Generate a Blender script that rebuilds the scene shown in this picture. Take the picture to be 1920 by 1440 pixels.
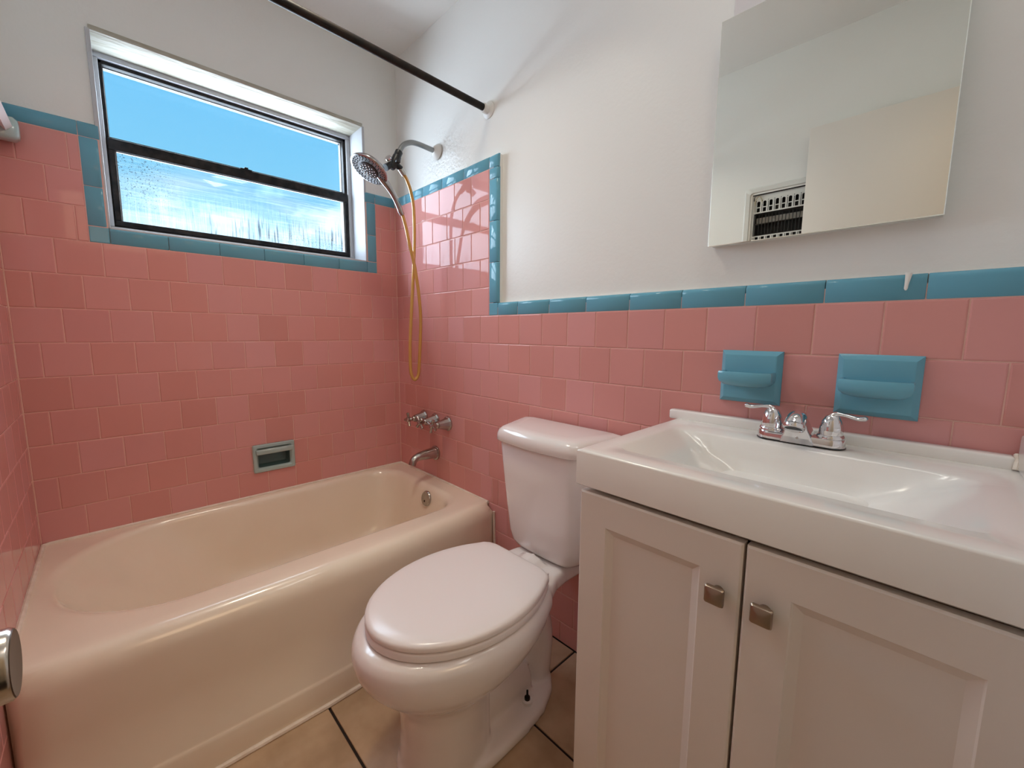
import bpy, bmesh, math, random
from mathutils import Vector, Matrix

# ---------------------------------------------------------------- scene, camera, light
for o in list(bpy.data.objects):
    bpy.data.objects.remove(o)
S = bpy.context.scene
COL = S.collection
random.seed(7)
PI = math.pi

cam = bpy.data.cameras.new('camera')
cam.sensor_width = 36.0
cam.lens = 779.05 / 1920 * 36.0
cam.clip_start = 0.01
camo = bpy.data.objects.new('camera', cam)
COL.objects.link(camo)
_r = Vector((0.71849893, -0.69548758, 0.00750447))
_d = Vector((-0.07983188, -0.09318194, -0.99244345))
_f = Vector((0.69093137, 0.71247046, -0.12247321))
_m = Matrix((( _r.x, -_d.x, -_f.x, -1.0887),
             ( _r.y, -_d.y, -_f.y, -1.9766),
             ( _r.z, -_d.z, -_f.z, 1.1047),
             (0, 0, 0, 1)))
camo.matrix_world = _m
S.camera = camo

S.view_settings.view_transform = 'Standard'
S.view_settings.look = 'None'
S.view_settings.gamma = 1.0
S.view_settings.exposure = 0.0
S.view_settings.use_curve_mapping = False
S.cycles.use_denoising = True
S.cycles.max_bounces = 10
S.cycles.diffuse_bounces = 6
S.cycles.glossy_bounces = 5
S.cycles.transparent_max_bounces = 12
S.cycles.sample_clamp_indirect = 6.0
S.cycles.caustics_reflective = False
S.cycles.caustics_refractive = False

# sky: blue gradient with low white cloud
W = bpy.data.worlds.new('sky')
S.world = W
W.use_nodes = True
nt = W.node_tree
nt.nodes.clear()
_o = nt.nodes.new('ShaderNodeOutputWorld')
_b = nt.nodes.new('ShaderNodeBackground')
_tc = nt.nodes.new('ShaderNodeTexCoord')
_sx = nt.nodes.new('ShaderNodeSeparateXYZ')
_rp = nt.nodes.new('ShaderNodeValToRGB')
_e = _rp.color_ramp.elements
_e[0].position = 0.0
_e[0].color = (0.62, 0.80, 0.95, 1)
_e[1].position = 1.0
_e[1].color = (0.10, 0.28, 0.72, 1)
for pos, c in ((0.18, (0.40, 0.74, 1.0)), (0.30, (0.245, 0.68, 1.0)), (0.45, (0.17, 0.60, 1.0))):
    el = _e.new(pos)
    el.color = (*c, 1)
_ns = nt.nodes.new('ShaderNodeTexNoise')
_ns.inputs['Scale'].default_value = 5.0
_ns.inputs['Detail'].default_value = 6.0
_mp = nt.nodes.new('ShaderNodeMapping')
_mp.inputs['Scale'].default_value = (1.0, 1.0, 2.6)
_mr = nt.nodes.new('ShaderNodeMapRange')
_mr.inputs['From Min'].default_value = 0.52
_mr.inputs['From Max'].default_value = 0.72
_fz = nt.nodes.new('ShaderNodeMapRange')
_fz.inputs['From Min'].default_value = 0.30
_fz.inputs['From Max'].default_value = 0.18
_mu = nt.nodes.new('ShaderNodeMath')
_mu.operation = 'MULTIPLY'
_mx = nt.nodes.new('ShaderNodeMix')
_mx.data_type = 'RGBA'
_mx.inputs[7].default_value = (0.95, 0.98, 1.0, 1)
L = nt.links.new
L(_tc.outputs['Generated'], _sx.inputs[0])
L(_sx.outputs['Z'], _rp.inputs[0])
L(_tc.outputs['Generated'], _mp.inputs[0])
L(_mp.outputs[0], _ns.inputs['Vector'])
L(_ns.outputs[0], _mr.inputs['Value'])
L(_sx.outputs['Z'], _fz.inputs['Value'])
L(_mr.outputs[0], _mu.inputs[0])
L(_fz.outputs[0], _mu.inputs[1])
L(_mu.outputs[0], _mx.inputs[0])
L(_rp.outputs[0], _mx.inputs[6])
L(_mx.outputs[2], _b.inputs['Color'])
_b.inputs['Strength'].default_value = 1.0
L(_b.outputs[0], _o.inputs[0])


def area(name, loc, target, sx, sy, power, col, spread=180):
    l = bpy.data.lights.new(name, 'AREA')
    l.shape = 'RECTANGLE'
    l.size, l.size_y = sx, sy
    l.energy = power
    l.color = col
    l.spread = math.radians(spread)
    o = bpy.data.objects.new(name, l)
    COL.objects.link(o)
    o.location = loc
    o.rotation_euler = (Vector(target) - Vector(loc)).to_track_quat('-Z', 'Y').to_euler()
    return o


# daylight falling in through the window, the warmer light of the hall behind the camera, two weak unseen lamps added as fill
area('window_daylight', (-0.75, 0.44, 2.1), (-0.75, 0.0, 2.1), 3.0, 1.9, 212, (0.87, 1.0, 1.14))
area('hall_light', (-0.95, -3.1, 2.2), (-0.9, -1.6, 1.0), 0.9, 0.9, 9.5, (1.0, 0.74, 0.46))
area('vanity_fill', (-0.28, -1.78, 2.30), (-0.6, -1.6, 1.0), 0.5, 0.12, 1.7, (1.0, 0.97, 0.90))  # added unseen fill, brightens the sink end of the room
area('ceiling_fill', (-0.62, -0.86, 2.41), (-0.62, -0.86, 0.0), 0.2, 0.2, 3.6, (1.0, 0.90, 0.73), 116)  # added unseen fill for upward faces, narrow spread hides it from the mirror


# ---------------------------------------------------------------- materials
def mat(name, col, rough=0.5, metal=0.0, ior=1.5, coat=0.0, coat_rough=0.03, coat_ior=1.5,
        var=None, var_scale=8.0, bump=0.0, bump_scale=60.0, bump2=0.0, bump2_scale=6.0, rnd=None, stretch=None,
        spec=None, patch=None):
    """rnd: list of colours picked per object; var: second colour mixed in by noise."""
    m = bpy.data.materials.new(name)
    m.use_nodes = True
    t = m.node_tree
    b = t.nodes['Principled BSDF']
    b.inputs['Base Color'].default_value = (*col, 1)
    b.inputs['Roughness'].default_value = rough
    b.inputs['Metallic'].default_value = metal
    b.inputs['IOR'].default_value = ior
    if spec is not None:
        b.inputs['Specular IOR Level'].default_value = spec
    if coat:
        b.inputs['Coat Weight'].default_value = coat
        b.inputs['Coat Roughness'].default_value = coat_rough
        b.inputs['Coat IOR'].default_value = coat_ior
    tc = t.nodes.new('ShaderNodeTexCoord')
    src = tc.outputs['Object']
    if stretch:
        mp = t.nodes.new('ShaderNodeMapping')
        mp.inputs['Scale'].default_value = stretch
        t.links.new(src, mp.inputs[0])
        src = mp.outputs[0]
    cs = None
    if rnd:
        oi = t.nodes.new('ShaderNodeObjectInfo')
        r = t.nodes.new('ShaderNodeValToRGB')
        els = r.color_ramp.elements
        n = len(rnd)
        els[0].position, els[0].color = 0.0, (*rnd[0], 1)
        els[1].position, els[1].color = 1.0, (*rnd[-1], 1)
        for i in range(1, n - 1):
            e = els.new(i / (n - 1))
            e.color = (*rnd[i], 1)
        t.links.new(oi.outputs['Random'], r.inputs[0])
        cs = r.outputs[0]
    if var:
        ns = t.nodes.new('ShaderNodeTexNoise')
        ns.inputs['Scale'].default_value = var_scale
        ns.inputs['Detail'].default_value = 5.0
        t.links.new(src, ns.inputs['Vector'])
        mr = t.nodes.new('ShaderNodeMapRange')
        mr.inputs['From Min'].default_value = 0.35
        mr.inputs['From Max'].default_value = 0.68
        t.links.new(ns.outputs[0], mr.inputs['Value'])
        mx = t.nodes.new('ShaderNodeMix')
        mx.data_type = 'RGBA'
        t.links.new(mr.outputs[0], mx.inputs[0])
        mx.inputs[6].default_value = (*col, 1)
        if cs is not None:
            t.links.new(cs, mx.inputs[6])
        mx.inputs[7].default_value = (*var, 1)
        cs = mx.outputs[2]
    if cs is not None:
        t.links.new(cs, b.inputs['Base Color'])
    nrm = None
    for amt, sc in ((bump, bump_scale), (bump2, bump2_scale)):
        if not amt:
            continue
        ns = t.nodes.new('ShaderNodeTexNoise')
        ns.inputs['Scale'].default_value = sc
        ns.inputs['Detail'].default_value = 3.0
        t.links.new(src, ns.inputs['Vector'])
        bp = t.nodes.new('ShaderNodeBump')
        bp.inputs['Strength'].default_value = amt
        bp.inputs['Distance'].default_value = 0.01
        t.links.new(ns.outputs[0], bp.inputs['Height'])
        if nrm is not None:
            t.links.new(nrm, bp.inputs['Normal'])
        nrm = bp.outputs[0]
    if patch:    # lumpy filler under the paint around one spot: (centre, radius, strength, scale)
        sub = t.nodes.new('ShaderNodeVectorMath')
        sub.operation = 'DISTANCE'
        t.links.new(tc.outputs['Object'], sub.inputs[0])
        sub.inputs[1].default_value = patch[0]
        fo = t.nodes.new('ShaderNodeMapRange')
        fo.inputs['From Min'].default_value = patch[1]
        fo.inputs['From Max'].default_value = patch[1] * 0.35
        t.links.new(sub.outputs['Value'], fo.inputs['Value'])
        ns = t.nodes.new('ShaderNodeTexNoise')
        ns.inputs['Scale'].default_value = patch[3]
        t.links.new(tc.outputs['Object'], ns.inputs['Vector'])
        mu = t.nodes.new('ShaderNodeMath')
        mu.operation = 'MULTIPLY'
        t.links.new(ns.outputs[0], mu.inputs[0])
        t.links.new(fo.outputs[0], mu.inputs[1])
        bp = t.nodes.new('ShaderNodeBump')
        bp.inputs['Strength'].default_value = patch[2]
        bp.inputs['Distance'].default_value = 0.01
        t.links.new(mu.outputs[0], bp.inputs['Height'])
        if nrm is not None:
            t.links.new(nrm, bp.inputs['Normal'])
        nrm = bp.outputs[0]
    if nrm is not None:
        t.links.new(nrm, b.inputs['Normal'])
        if coat:
            t.links.new(nrm, b.inputs['Coat Normal'])
    return m


M = {}
M['paint'] = mat('wall_paint', (0.80, 0.79, 0.75), 0.34, ior=1.42, bump=0.05, bump_scale=90, bump2=0.10, bump2_scale=5)
M['paint_r'] = mat('wall_paint_right', (0.79, 0.78, 0.745), 0.34, ior=1.42, bump=0.05, bump_scale=90, bump2=0.10, bump2_scale=5,
                   patch=((0.026, -0.40, 1.82), 0.22, 0.5, 75))
M['ceil'] = mat('ceiling_paint', (0.82, 0.80, 0.76), 0.7, bump=0.05, bump_scale=70)
M['peel'] = mat('dimmed_peeling_white_paint', (0.48, 0.455, 0.385), 0.6, var=(0.36, 0.32, 0.245), var_scale=22,
                bump=0.5, bump_scale=30, bump2=0.25, bump2_scale=10, stretch=(0.45, 2.2, 2.2))  # white soffit paint coloured darker to offset the strong window lamp
M['white_trim'] = mat('dimmed_white_window_paint', (0.50, 0.51, 0.53), 0.5, bump=0.06, bump_scale=40)  # white jamb paint, also darkened in colour against the window lamp
PINKS = [(0.61, 0.27, 0.245), (0.65, 0.295, 0.27), (0.64, 0.29, 0.28), (0.67, 0.32, 0.305), (0.65, 0.285, 0.255), (0.67, 0.325, 0.32)]
M['pink'] = mat('pink_glazed_tile', (0.66, 0.28, 0.25), 0.04, ior=1.25, rnd=PINKS, bump=0.006, bump_scale=22)
M['blue'] = mat('blue_glazed_tile', (0.14, 0.36, 0.47), 0.05, ior=1.25, rnd=[(0.13, 0.335, 0.43), (0.145, 0.37, 0.48)], bump=0.006, bump_scale=22)
M['dish'] = mat('blue_ceramic', (0.15, 0.39, 0.50), 0.12, ior=1.4, bump=0.02, bump_scale=30)
M['dish_pale'] = mat('pale_blue_ceramic', (0.36, 0.47, 0.46), 0.25, coat=1.0, coat_rough=0.03)
M['grout'] = mat('pink_white_grout', (0.76, 0.47, 0.40), 0.8, var=(0.70, 0.40, 0.335), var_scale=14)
M['enamel'] = mat('tub_enamel', (0.85, 0.755, 0.62), 0.22, coat=0.6, coat_rough=0.08, var=(0.82, 0.72, 0.585), var_scale=5, bump=0.01, bump_scale=9)
M['porcelain'] = mat('white_porcelain', (0.80, 0.745, 0.72), 0.2, coat=0.6, coat_rough=0.07)
M['seat'] = mat('white_seat_plastic', (0.80, 0.74, 0.72), 0.3, coat=0.3, coat_rough=0.15)
M['cab'] = mat('white_cabinet_paint', (0.76, 0.69, 0.63), 0.40, bump=0.02, bump_scale=120)
M['cab_dark'] = mat('cabinet_inside', (0.05, 0.04, 0.035), 0.8)
M['marble'] = mat('white_cultured_marble', (0.84, 0.81, 0.77), 0.2, coat=0.5, coat_rough=0.06)
M['chrome'] = mat('chrome', (0.74, 0.73, 0.74), 0.07, metal=1.0)
M['chrome_worn'] = mat('worn_chrome', (0.50, 0.47, 0.44), 0.22, metal=1.0, var=(0.38, 0.35, 0.32), var_scale=30)
M['nickel'] = mat('brushed_nickel', (0.36, 0.29, 0.23), 0.32, metal=1.0, bump=0.03, bump_scale=120, stretch=(1, 1, 12))
M['knob'] = mat('satin_nickel_knob', (0.55, 0.49, 0.43), 0.20, metal=1.0)
M['arm'] = mat('grey_pipe', (0.27, 0.27, 0.265), 0.32, metal=0.85)
M['head_chrome'] = mat('shower_chrome', (0.42, 0.40, 0.40), 0.16, metal=1.0)
M['knob_face'] = mat('dark_reflection_knob_face', (0.085, 0.06, 0.045), 0.4, metal=0.6)  # dark surroundings reflected in the knob end, put into its colour
M['dish_pocket'] = mat('dark_blue_green_ceramic', (0.10, 0.17, 0.17), 0.3)
M['flange'] = mat('painted_flange', (0.74, 0.72, 0.68), 0.35)
M['black'] = mat('black_plastic', (0.008, 0.008, 0.009), 0.35)
M['rubber'] = mat('grey_rubber_face', (0.045, 0.036, 0.036), 0.5)
M['white_plastic'] = mat('white_plastic', (0.80, 0.76, 0.74), 0.3)
M['hose'] = mat('golden_hose', (0.56, 0.29, 0.055), 0.18, coat=1.0, coat_rough=0.06, metal=0.25)
M['rod'] = mat('dark_bronze_rod', (0.008, 0.006, 0.0045), 0.45, ior=1.3, var=(0.022, 0.013, 0.008), var_scale=30)
M['frame'] = mat('black_window_frame', (0.004, 0.004, 0.006), 0.45, ior=1.3, var=(0.03, 0.025, 0.022), var_scale=40)
M['bead'] = mat('pale_glazing_bead', (0.26, 0.25, 0.235), 0.6)
M['floor_tile'] = mat('beige_floor_tile', (0.54, 0.385, 0.25), 0.38, var=(0.39, 0.265, 0.16), var_scale=9, bump=0.04, bump_scale=40,
                      coat=0.25, coat_rough=0.2)
M['floor_grout'] = mat('dark_brown_grout', (0.02, 0.011, 0.008), 0.9)
M['caulk'] = mat('white_caulk', (0.82, 0.74, 0.65), 0.5, var=(0.72, 0.62, 0.52), var_scale=30, bump=0.3, bump_scale=60)
M['mirror'] = mat('mirror_silver', (0.89, 0.90, 0.84), 0.004, metal=1.0)
M['door'] = mat('cream_door_paint', (0.74, 0.69, 0.63), 0.42, bump=0.02, bump_scale=60)
M['heater'] = mat('heater_enamel', (0.70, 0.70, 0.66), 0.35)
M['heater_dark'] = mat('heater_cavity', (0.012, 0.010, 0.009), 0.8)
M['heater_grey'] = mat('heater_ceramic', (0.36, 0.33, 0.29), 0.7)
M['wire'] = mat('dark_wire', (0.02, 0.016, 0.013), 0.5, metal=0.5)
M['cable'] = mat('tan_cable', (0.50, 0.42, 0.25), 0.5)
M['plate'] = mat('pale_grey_plate', (0.66, 0.62, 0.62), 0.5)
M['bolt'] = mat('rusty_bolt', (0.02, 0.015, 0.012), 0.5, metal=0.7)
M['hall'] = mat('hall_paint', (0.74, 0.68, 0.60), 0.7)


def glass(name, dirt, streak):
    """clear pane; `dirt` adds whitish dried streaks that scatter the daylight."""
    m = bpy.data.materials.new(name)
    m.use_nodes = True
    t = m.node_tree
    t.nodes.clear()
    out = t.nodes.new('ShaderNodeOutputMaterial')
    tr = t.nodes.new('ShaderNodeBsdfTransparent')
    tr.inputs['Color'].default_value = (0.96, 0.985, 1.0, 1)
    gl = t.nodes.new('ShaderNodeBsdfGlossy')
    gl.inputs['Roughness'].default_value = 0.02
    mx = t.nodes.new('ShaderNodeMixShader')
    mx.inputs[0].default_value = 0.03
    t.links.new(tr.outputs[0], mx.inputs[1])
    t.links.new(gl.outputs[0], mx.inputs[2])
    sh = mx.outputs[0]
    if dirt:
        tc = t.nodes.new('ShaderNodeTexCoord')

        def noise(scale, lo, hi, sc, detail=4.0, dist=0.0):
            mp = t.nodes.new('ShaderNodeMapping')
            mp.inputs['Scale'].default_value = scale
            t.links.new(tc.outputs['Object'], mp.inputs[0])
            n = t.nodes.new('ShaderNodeTexNoise')
            n.inputs['Scale'].default_value = sc
            n.inputs['Detail'].default_value = detail
            n.inputs['Distortion'].default_value = dist
            t.links.new(mp.outputs[0], n.inputs['Vector'])
            r = t.nodes.new('ShaderNodeMapRange')
            r.inputs['From Min'].default_value = lo
            r.inputs['From Max'].default_value = hi
            t.links.new(n.outputs[0], r.inputs['Value'])
            return r.outputs[0]

        def math2(op, a, b_):
            n = t.nodes.new('ShaderNodeMath')
            n.operation = op
            n.use_clamp = True
            for i, v in enumerate((a, b_)):
                if isinstance(v, (int, float)):
                    n.inputs[i].default_value = v
                else:
                    t.links.new(v, n.inputs[i])
            return n.outputs[0]
        sx = t.nodes.new('ShaderNodeSeparateXYZ')
        t.links.new(tc.outputs['Object'], sx.inputs[0])

        def ramp(sock, lo, hi):
            r = t.nodes.new('ShaderNodeMapRange')
            r.inputs['From Min'].default_value = lo
            r.inputs['From Max'].default_value = hi
            t.links.new(sock, r.inputs['Value'])
            return r.outputs[0]
        hor = noise((0.8, 1.0, 30.0), 0.45, 0.70, 6.0, 6.0)
        ver = noise((60.0, 1.0, 1.6), 0.48, 0.62, 4.0)
        blot = noise((1.3, 1.0, 2.2), 0.50, 0.66, 3.2)
        low = ramp(sx.outputs['Z'], 0.07, -0.12)
        v2 = math2('MULTIPLY', ver, low)
        a = math2('MULTIPLY', blot, 0.55)
        a = math2('ADD', a, math2('MULTIPLY', hor, 0.30))
        a = math2('ADD', a, math2('MULTIPLY', v2, 0.45))
        a = math2('ADD', a, math2('MULTIPLY', low, 0.30))
        a = math2('MULTIPLY', a, dirt)
        tl = t.nodes.new('ShaderNodeBsdfTranslucent')
        tl.inputs['Color'].default_value = (0.90, 0.97, 1.0, 1)
        m2 = t.nodes.new('ShaderNodeMixShader')
        t.links.new(a, m2.inputs[0])
        t.links.new(sh, m2.inputs[1])
        t.links.new(tl.outputs[0], m2.inputs[2])
        sh = m2.outputs[0]
        # dark dried runs low on the pane, grit at its left and lower right
        dk = t.nodes.new('ShaderNodeBsdfDiffuse')
        dk.inputs['Color'].default_value = (0.13, 0.16, 0.21, 1)
        runs = noise((150.0, 1.0, 7.0), 0.57, 0.66, 1.0, 2.0)
        runs = math2('MULTIPLY', runs, ramp(sx.outputs['Z'], 0.03, -0.06))
        runs = math2('MULTIPLY', runs, ramp(sx.outputs['X'], -0.26, -0.12))
        grit = noise((1.0, 1.0, 1.0), 0.62, 0.68, 170.0, 2.0)
        gl_ = math2('MULTIPLY', ramp(sx.outputs['X'], -0.22, -0.32), ramp(sx.outputs['Z'], -0.09, 0.0))
        gr_ = math2('MULTIPLY', ramp(sx.outputs['X'], 0.10, 0.2), ramp(sx.outputs['Z'], -0.05, -0.09))
        grit = math2('MULTIPLY', grit, math2('ADD', gl_, gr_))
        mk = math2('ADD', math2('MULTIPLY', runs, 0.5 * streak), math2('MULTIPLY', grit, 0.65 * streak))
        m3 = t.nodes.new('ShaderNodeMixShader')
        t.links.new(mk, m3.inputs[0])
        t.links.new(sh, m3.inputs[1])
        t.links.new(dk.outputs[0], m3.inputs[2])
        sh = m3.outputs[0]
    t.links.new(sh, out.inputs[0])
    return m


M['glass'] = glass('clear_pane', 0.0, 0)
M['glass_dirty'] = glass('streaked_pane', 0.05, 1.0)


# ---------------------------------------------------------------- helpers
def wloc(o):
    v = Vector((0, 0, 0))
    while o is not None:
        v += o.location
        o = o.parent
    return v


def link(o, parent=None):
    COL.objects.link(o)
    if parent is not None:
        o.parent = parent
    return o


def obj(name, bm, m, parent=None, loc=None, sharp=35, smooth=True):
    """link a bmesh (built in world coordinates) as one mesh object; loc = origin of a top-level mesh."""
    org = Vector(loc) if loc is not None else (wloc(parent) if parent is not None else Vector((0, 0, 0)))
    bmesh.ops.recalc_face_normals(bm, faces=bm.faces)
    bmesh.ops.translate(bm, verts=bm.verts, vec=-org)
    me = bpy.data.meshes.new(name)
    bm.to_mesh(me)
    bm.free()
    me.materials.append(M[m] if isinstance(m, str) else m)
    if smooth:
        me.shade_smooth()
        me.set_sharp_from_angle(angle=math.radians(sharp))
    o = bpy.data.objects.new(name, me)
    if loc is not None:
        o.location = loc
    return link(o, parent)


def tag(o, label, cat, group=None):
    o['label'] = label
    o['category'] = cat
    if group:
        o['group'] = group
    return o


def thing(name, label, cat, loc, group=None):
    o = bpy.data.objects.new(name, None)
    o.empty_display_size = 0.05
    link(o)
    o.location = loc
    return tag(o, label, cat, group)


def struct(o):
    o['kind'] = 'structure'
    return o


def box(bm, x0, x1, y0, y1, z0, z1, bev=0.0, seg=2):
    xs, ys, zs = sorted((x0, x1)), sorted((y0, y1)), sorted((z0, z1))
    v = [bm.verts.new((x, y, z)) for x in xs for y in ys for z in zs]
    fs = [(0, 1, 3, 2), (4, 6, 7, 5), (0, 4, 5, 1), (2, 3, 7, 6), (0, 2, 6, 4), (1, 5, 7, 3)]
    faces = [bm.faces.new([v[i] for i in f]) for f in fs]
    if bev:
        es = list({e for f in faces for e in f.edges})
        bmesh.ops.bevel(bm, geom=es, offset=bev, segments=seg, affect='EDGES', profile=0.5)
    return bm


def nbox(*a, **k):
    return box(bmesh.new(), *a, **k)


def loft(bm, rings, cap0=True, cap1=True):
    vs = [[bm.verts.new(p) for p in r] for r in rings]
    n = len(vs[0])
    for a, b in zip(vs[:-1], vs[1:]):
        for i in range(n):
            j = (i + 1) % n
            try:
                bm.faces.new((a[i], a[j], b[j], b[i]))
            except ValueError:
                pass
    for c, r in ((cap0, vs[0]), (cap1, vs[-1])):
        if c:
            try:
                bm.faces.new(r)
            except ValueError:
                pass
    return bm


def frames(pts):
    P = [Vector(p) for p in pts]
    T = []
    for i in range(len(P)):
        a, b = P[max(i - 1, 0)], P[min(i + 1, len(P) - 1)]
        T.append((b - a).normalized())
    u = T[0].orthogonal().normalized()
    out = []
    for p, t in zip(P, T):
        u = (u - t * u.dot(t)).normalized()
        out.append((p, u, t.cross(u)))
    return out


def tube(bm, pts, rad, n=12, caps=True, flat=None):
    """sweep a circle (or ellipse: flat = (ratio, reference up)) along pts; rad a number or list."""
    fr = frames(pts)
    rings = []
    for i, (p, u, v) in enumerate(fr):
        r = rad[i] if isinstance(rad, (list, tuple)) else rad
        rings.append([p + (u * math.cos(2 * PI * k / n) + v * math.sin(2 * PI * k / n)) * r for k in range(n)])
    if flat:
        ratio, up = flat
        up = Vector(up).normalized()
        for ring, (p, _, _) in zip(rings, fr):
            for k, q in enumerate(ring):
                d = q - p
                ring[k] = q - up * d.dot(up) * (1 - ratio)
    return loft(bm, rings, caps, caps)


def smooth_path(pts, n=6):
    """Catmull-Rom through pts"""
    P = [Vector(p) for p in pts]
    P = [P[0] * 2 - P[1]] + P + [P[-1] * 2 - P[-2]]
    out = []
    for i in range(1, len(P) - 2):
        for k in range(n):
            t = k / n
            a, b, c, d = P[i - 1], P[i], P[i + 1], P[i + 2]
            out.append(0.5 * ((2 * b) + (c - a) * t + (2 * a - 5 * b + 4 * c - d) * t * t + (3 * b - a - 3 * c + d) * t ** 3))
    out.append(P[-2])
    return out


def lathe(bm, prof, org, axis, n=24):
    """profile [(radius, height)] turned about axis from org"""
    ax = Vector(axis).normalized()
    u = ax.orthogonal().normalized()
    v = ax.cross(u)
    o = Vector(org)
    rings = [[o + ax * h + (u * math.cos(2 * PI * k / n) + v * math.sin(2 * PI * k / n)) * max(r, 1e-5) for k in range(n)]
             for r, h in prof]
    loft(bm, rings, True, True)
    return bm


def rrect(x0, x1, y0, y1, r, n=8):
    """rounded rectangle polyline, r = one radius or four (x1y1, x0y1, x0y0, x1y0)"""
    rs = r if isinstance(r, (list, tuple)) else [r] * 4
    c = [(x1, y1, 0), (x0, y1, 90), (x0, y0, 180), (x1, y0, 270)]
    out = []
    for (cx, cy, a0), rr in zip(c, rs):
        sx = -1 if cx == x1 else 1
        sy = -1 if cy == y1 else 1
        for k in range(n + 1):
            a = math.radians(a0 + 90 * k / n)
            out.append((cx + sx * rr + rr * math.cos(a), cy + sy * rr + rr * math.sin(a)))
    return out


def polar(poly, cx, cy, angs):
    """resample a star-shaped polygon at given angles about (cx, cy)"""
    out = []
    n = len(poly)
    for a in angs:
        dx, dy = math.cos(a), math.sin(a)
        best = None
        for i in range(n):
            x1, y1 = poly[i][0] - cx, poly[i][1] - cy
            x2, y2 = poly[(i + 1) % n][0] - cx, poly[(i + 1) % n][1] - cy
            den = dx * (y2 - y1) - dy * (x2 - x1)
            if abs(den) < 1e-12:
                continue
            t = (x1 * (y2 - y1) - y1 * (x2 - x1)) / den
            s = (x1 * dy - y1 * dx) / den
            if t > 0 and -1e-9 <= s <= 1 + 1e-9 and (best is None or t > best):
                best = t
        out.append((cx + dx * best, cy + dy * best))
    return out


_cache = {}


def tile_mesh(w, h, m):
    """cushion-edged tile; local -Y is the face, centred"""
    key = ('t', round(w, 4), round(h, 4), m)
    if key in _cache:
        return _cache[key]
    bm = bmesh.new()
    rings = []
    for ins, d in ((0.0, 0.007), (0.0, 0.0018), (0.0008, 0.0006), (0.0026, 0.0)):
        a, b = w / 2 - ins, h / 2 - ins
        rings.append([(-a, d, -b), (a, d, -b), (a, d, b), (-a, d, b)])
    loft(bm, rings)
    bmesh.ops.recalc_face_normals(bm, faces=bm.faces)
    me = bpy.data.meshes.new('tile')
    bm.to_mesh(me)
    bm.free()
    me.materials.append(M[m])
    _cache[key] = me
    return me


def bull_mesh(ln, w, m):
    """bullnose trim: local X length, local Z width with the rounded edge at +Z, face at -Y"""
    key = ('b', round(ln, 4), round(w, 4), m)
    if key in _cache:
        return _cache[key]
    g = 0.0008
    prof = [(-w / 2 + g, 0.010), (-w / 2 + g, 0.0014), (-w / 2 + 0.0026, 0.0)]
    r = 0.011
    for k in range(7):
        a = PI / 2 * k / 6
        prof.append((w / 2 - r + r * math.sin(a), r - r * math.cos(a)))
    prof.append((w / 2, 0.0125))
    bm = bmesh.new()
    h = ln / 2 - g
    rings = [[(x, d + dd, z) for z, d in prof] for x, dd in ((-h, 0.0012), (-h + 0.0015, 0), (h - 0.0015, 0), (h, 0.0012))]
    loft(bm, rings)
    bmesh.ops.recalc_face_normals(bm, faces=bm.faces)
    me = bpy.data.meshes.new('trim_tile')
    bm.to_mesh(me)
    bm.free()
    me.materials.append(M[m])
    me.shade_smooth()
    me.set_sharp_from_angle(angle=math.radians(40))
    _cache[key] = me
    return me


def put(me, name, parent, pos, n, up, jit=0.0):
    Y = -Vector(n)
    Z = Vector(up)
    X = Y.cross(Z)
    o = bpy.data.objects.new(name, me)
    mt = Matrix(((X.x, Y.x, Z.x, pos[0]), (X.y, Y.y, Z.y, pos[1]), (X.z, Y.z, Z.z, pos[2]), (0, 0, 0, 1)))
    if jit:
        mt = mt @ Matrix.Rotation(random.gauss(0, jit), 4, 'X') @ Matrix.Rotation(random.gauss(0, jit), 4, 'Z')
    link(o, parent)
    o.matrix_local = mt
    return o


# ---------------------------------------------------------------- measures
LX = -1.2968            # left wall
FY = -2.118             # front wall
CZ = 2.420              # ceiling
P = 0.1095              # tile course
K0 = 1.390              # course line under the window trim
WW, OW = 0.1106, 0.0261
WR, OR = 0.1113, 0.3334
G = 0.0019              # joint
RIM = 0.405
TRIM_T = K0 + 3 * P     # 1.7185: bottom of the upper blue trim
TT = 0.047
WX0, WX1, WZ0, WZ1 = -1.055, -0.155, 1.443, 2.056   # window opening
PR = 0.010              # the paint lies this far behind the tile faces
PX = 0.026              # and further back on the right wall

# ---------------------------------------------------------------- room shell
bm = nbox(LX - 0.15, 0.15, FY - 2.2, 0.2, -0.12, -0.004)
floor = struct(obj('floor', bm, 'floor_grout', smooth=False))
bm = nbox(LX - 0.15, 0.15, FY - 2.2, 0.2, CZ, CZ + 0.1)
ceiling = struct(obj('ceiling', bm, 'ceil', smooth=False))

# floor tiles 0.40 m
for i, (xa, xb) in enumerate(((-1.2968, -1.105), (-1.105, -0.704), (-0.704, -0.303), (-0.303, 0.0))):
    for ya, yb in ((-0.78, -0.70), (-1.18, -0.78), (-1.58, -1.18), (-1.98, -1.58), (-2.38, -1.98)):
        w, h = xb - xa - 0.007, yb - ya - 0.007
        put(tile_mesh(w, h, 'floor_tile'), 'floor_tile', floor, ((xa + xb) / 2, (ya + yb) / 2, 0.0), (0, 0, 1), (0, 1, 0))

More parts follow.
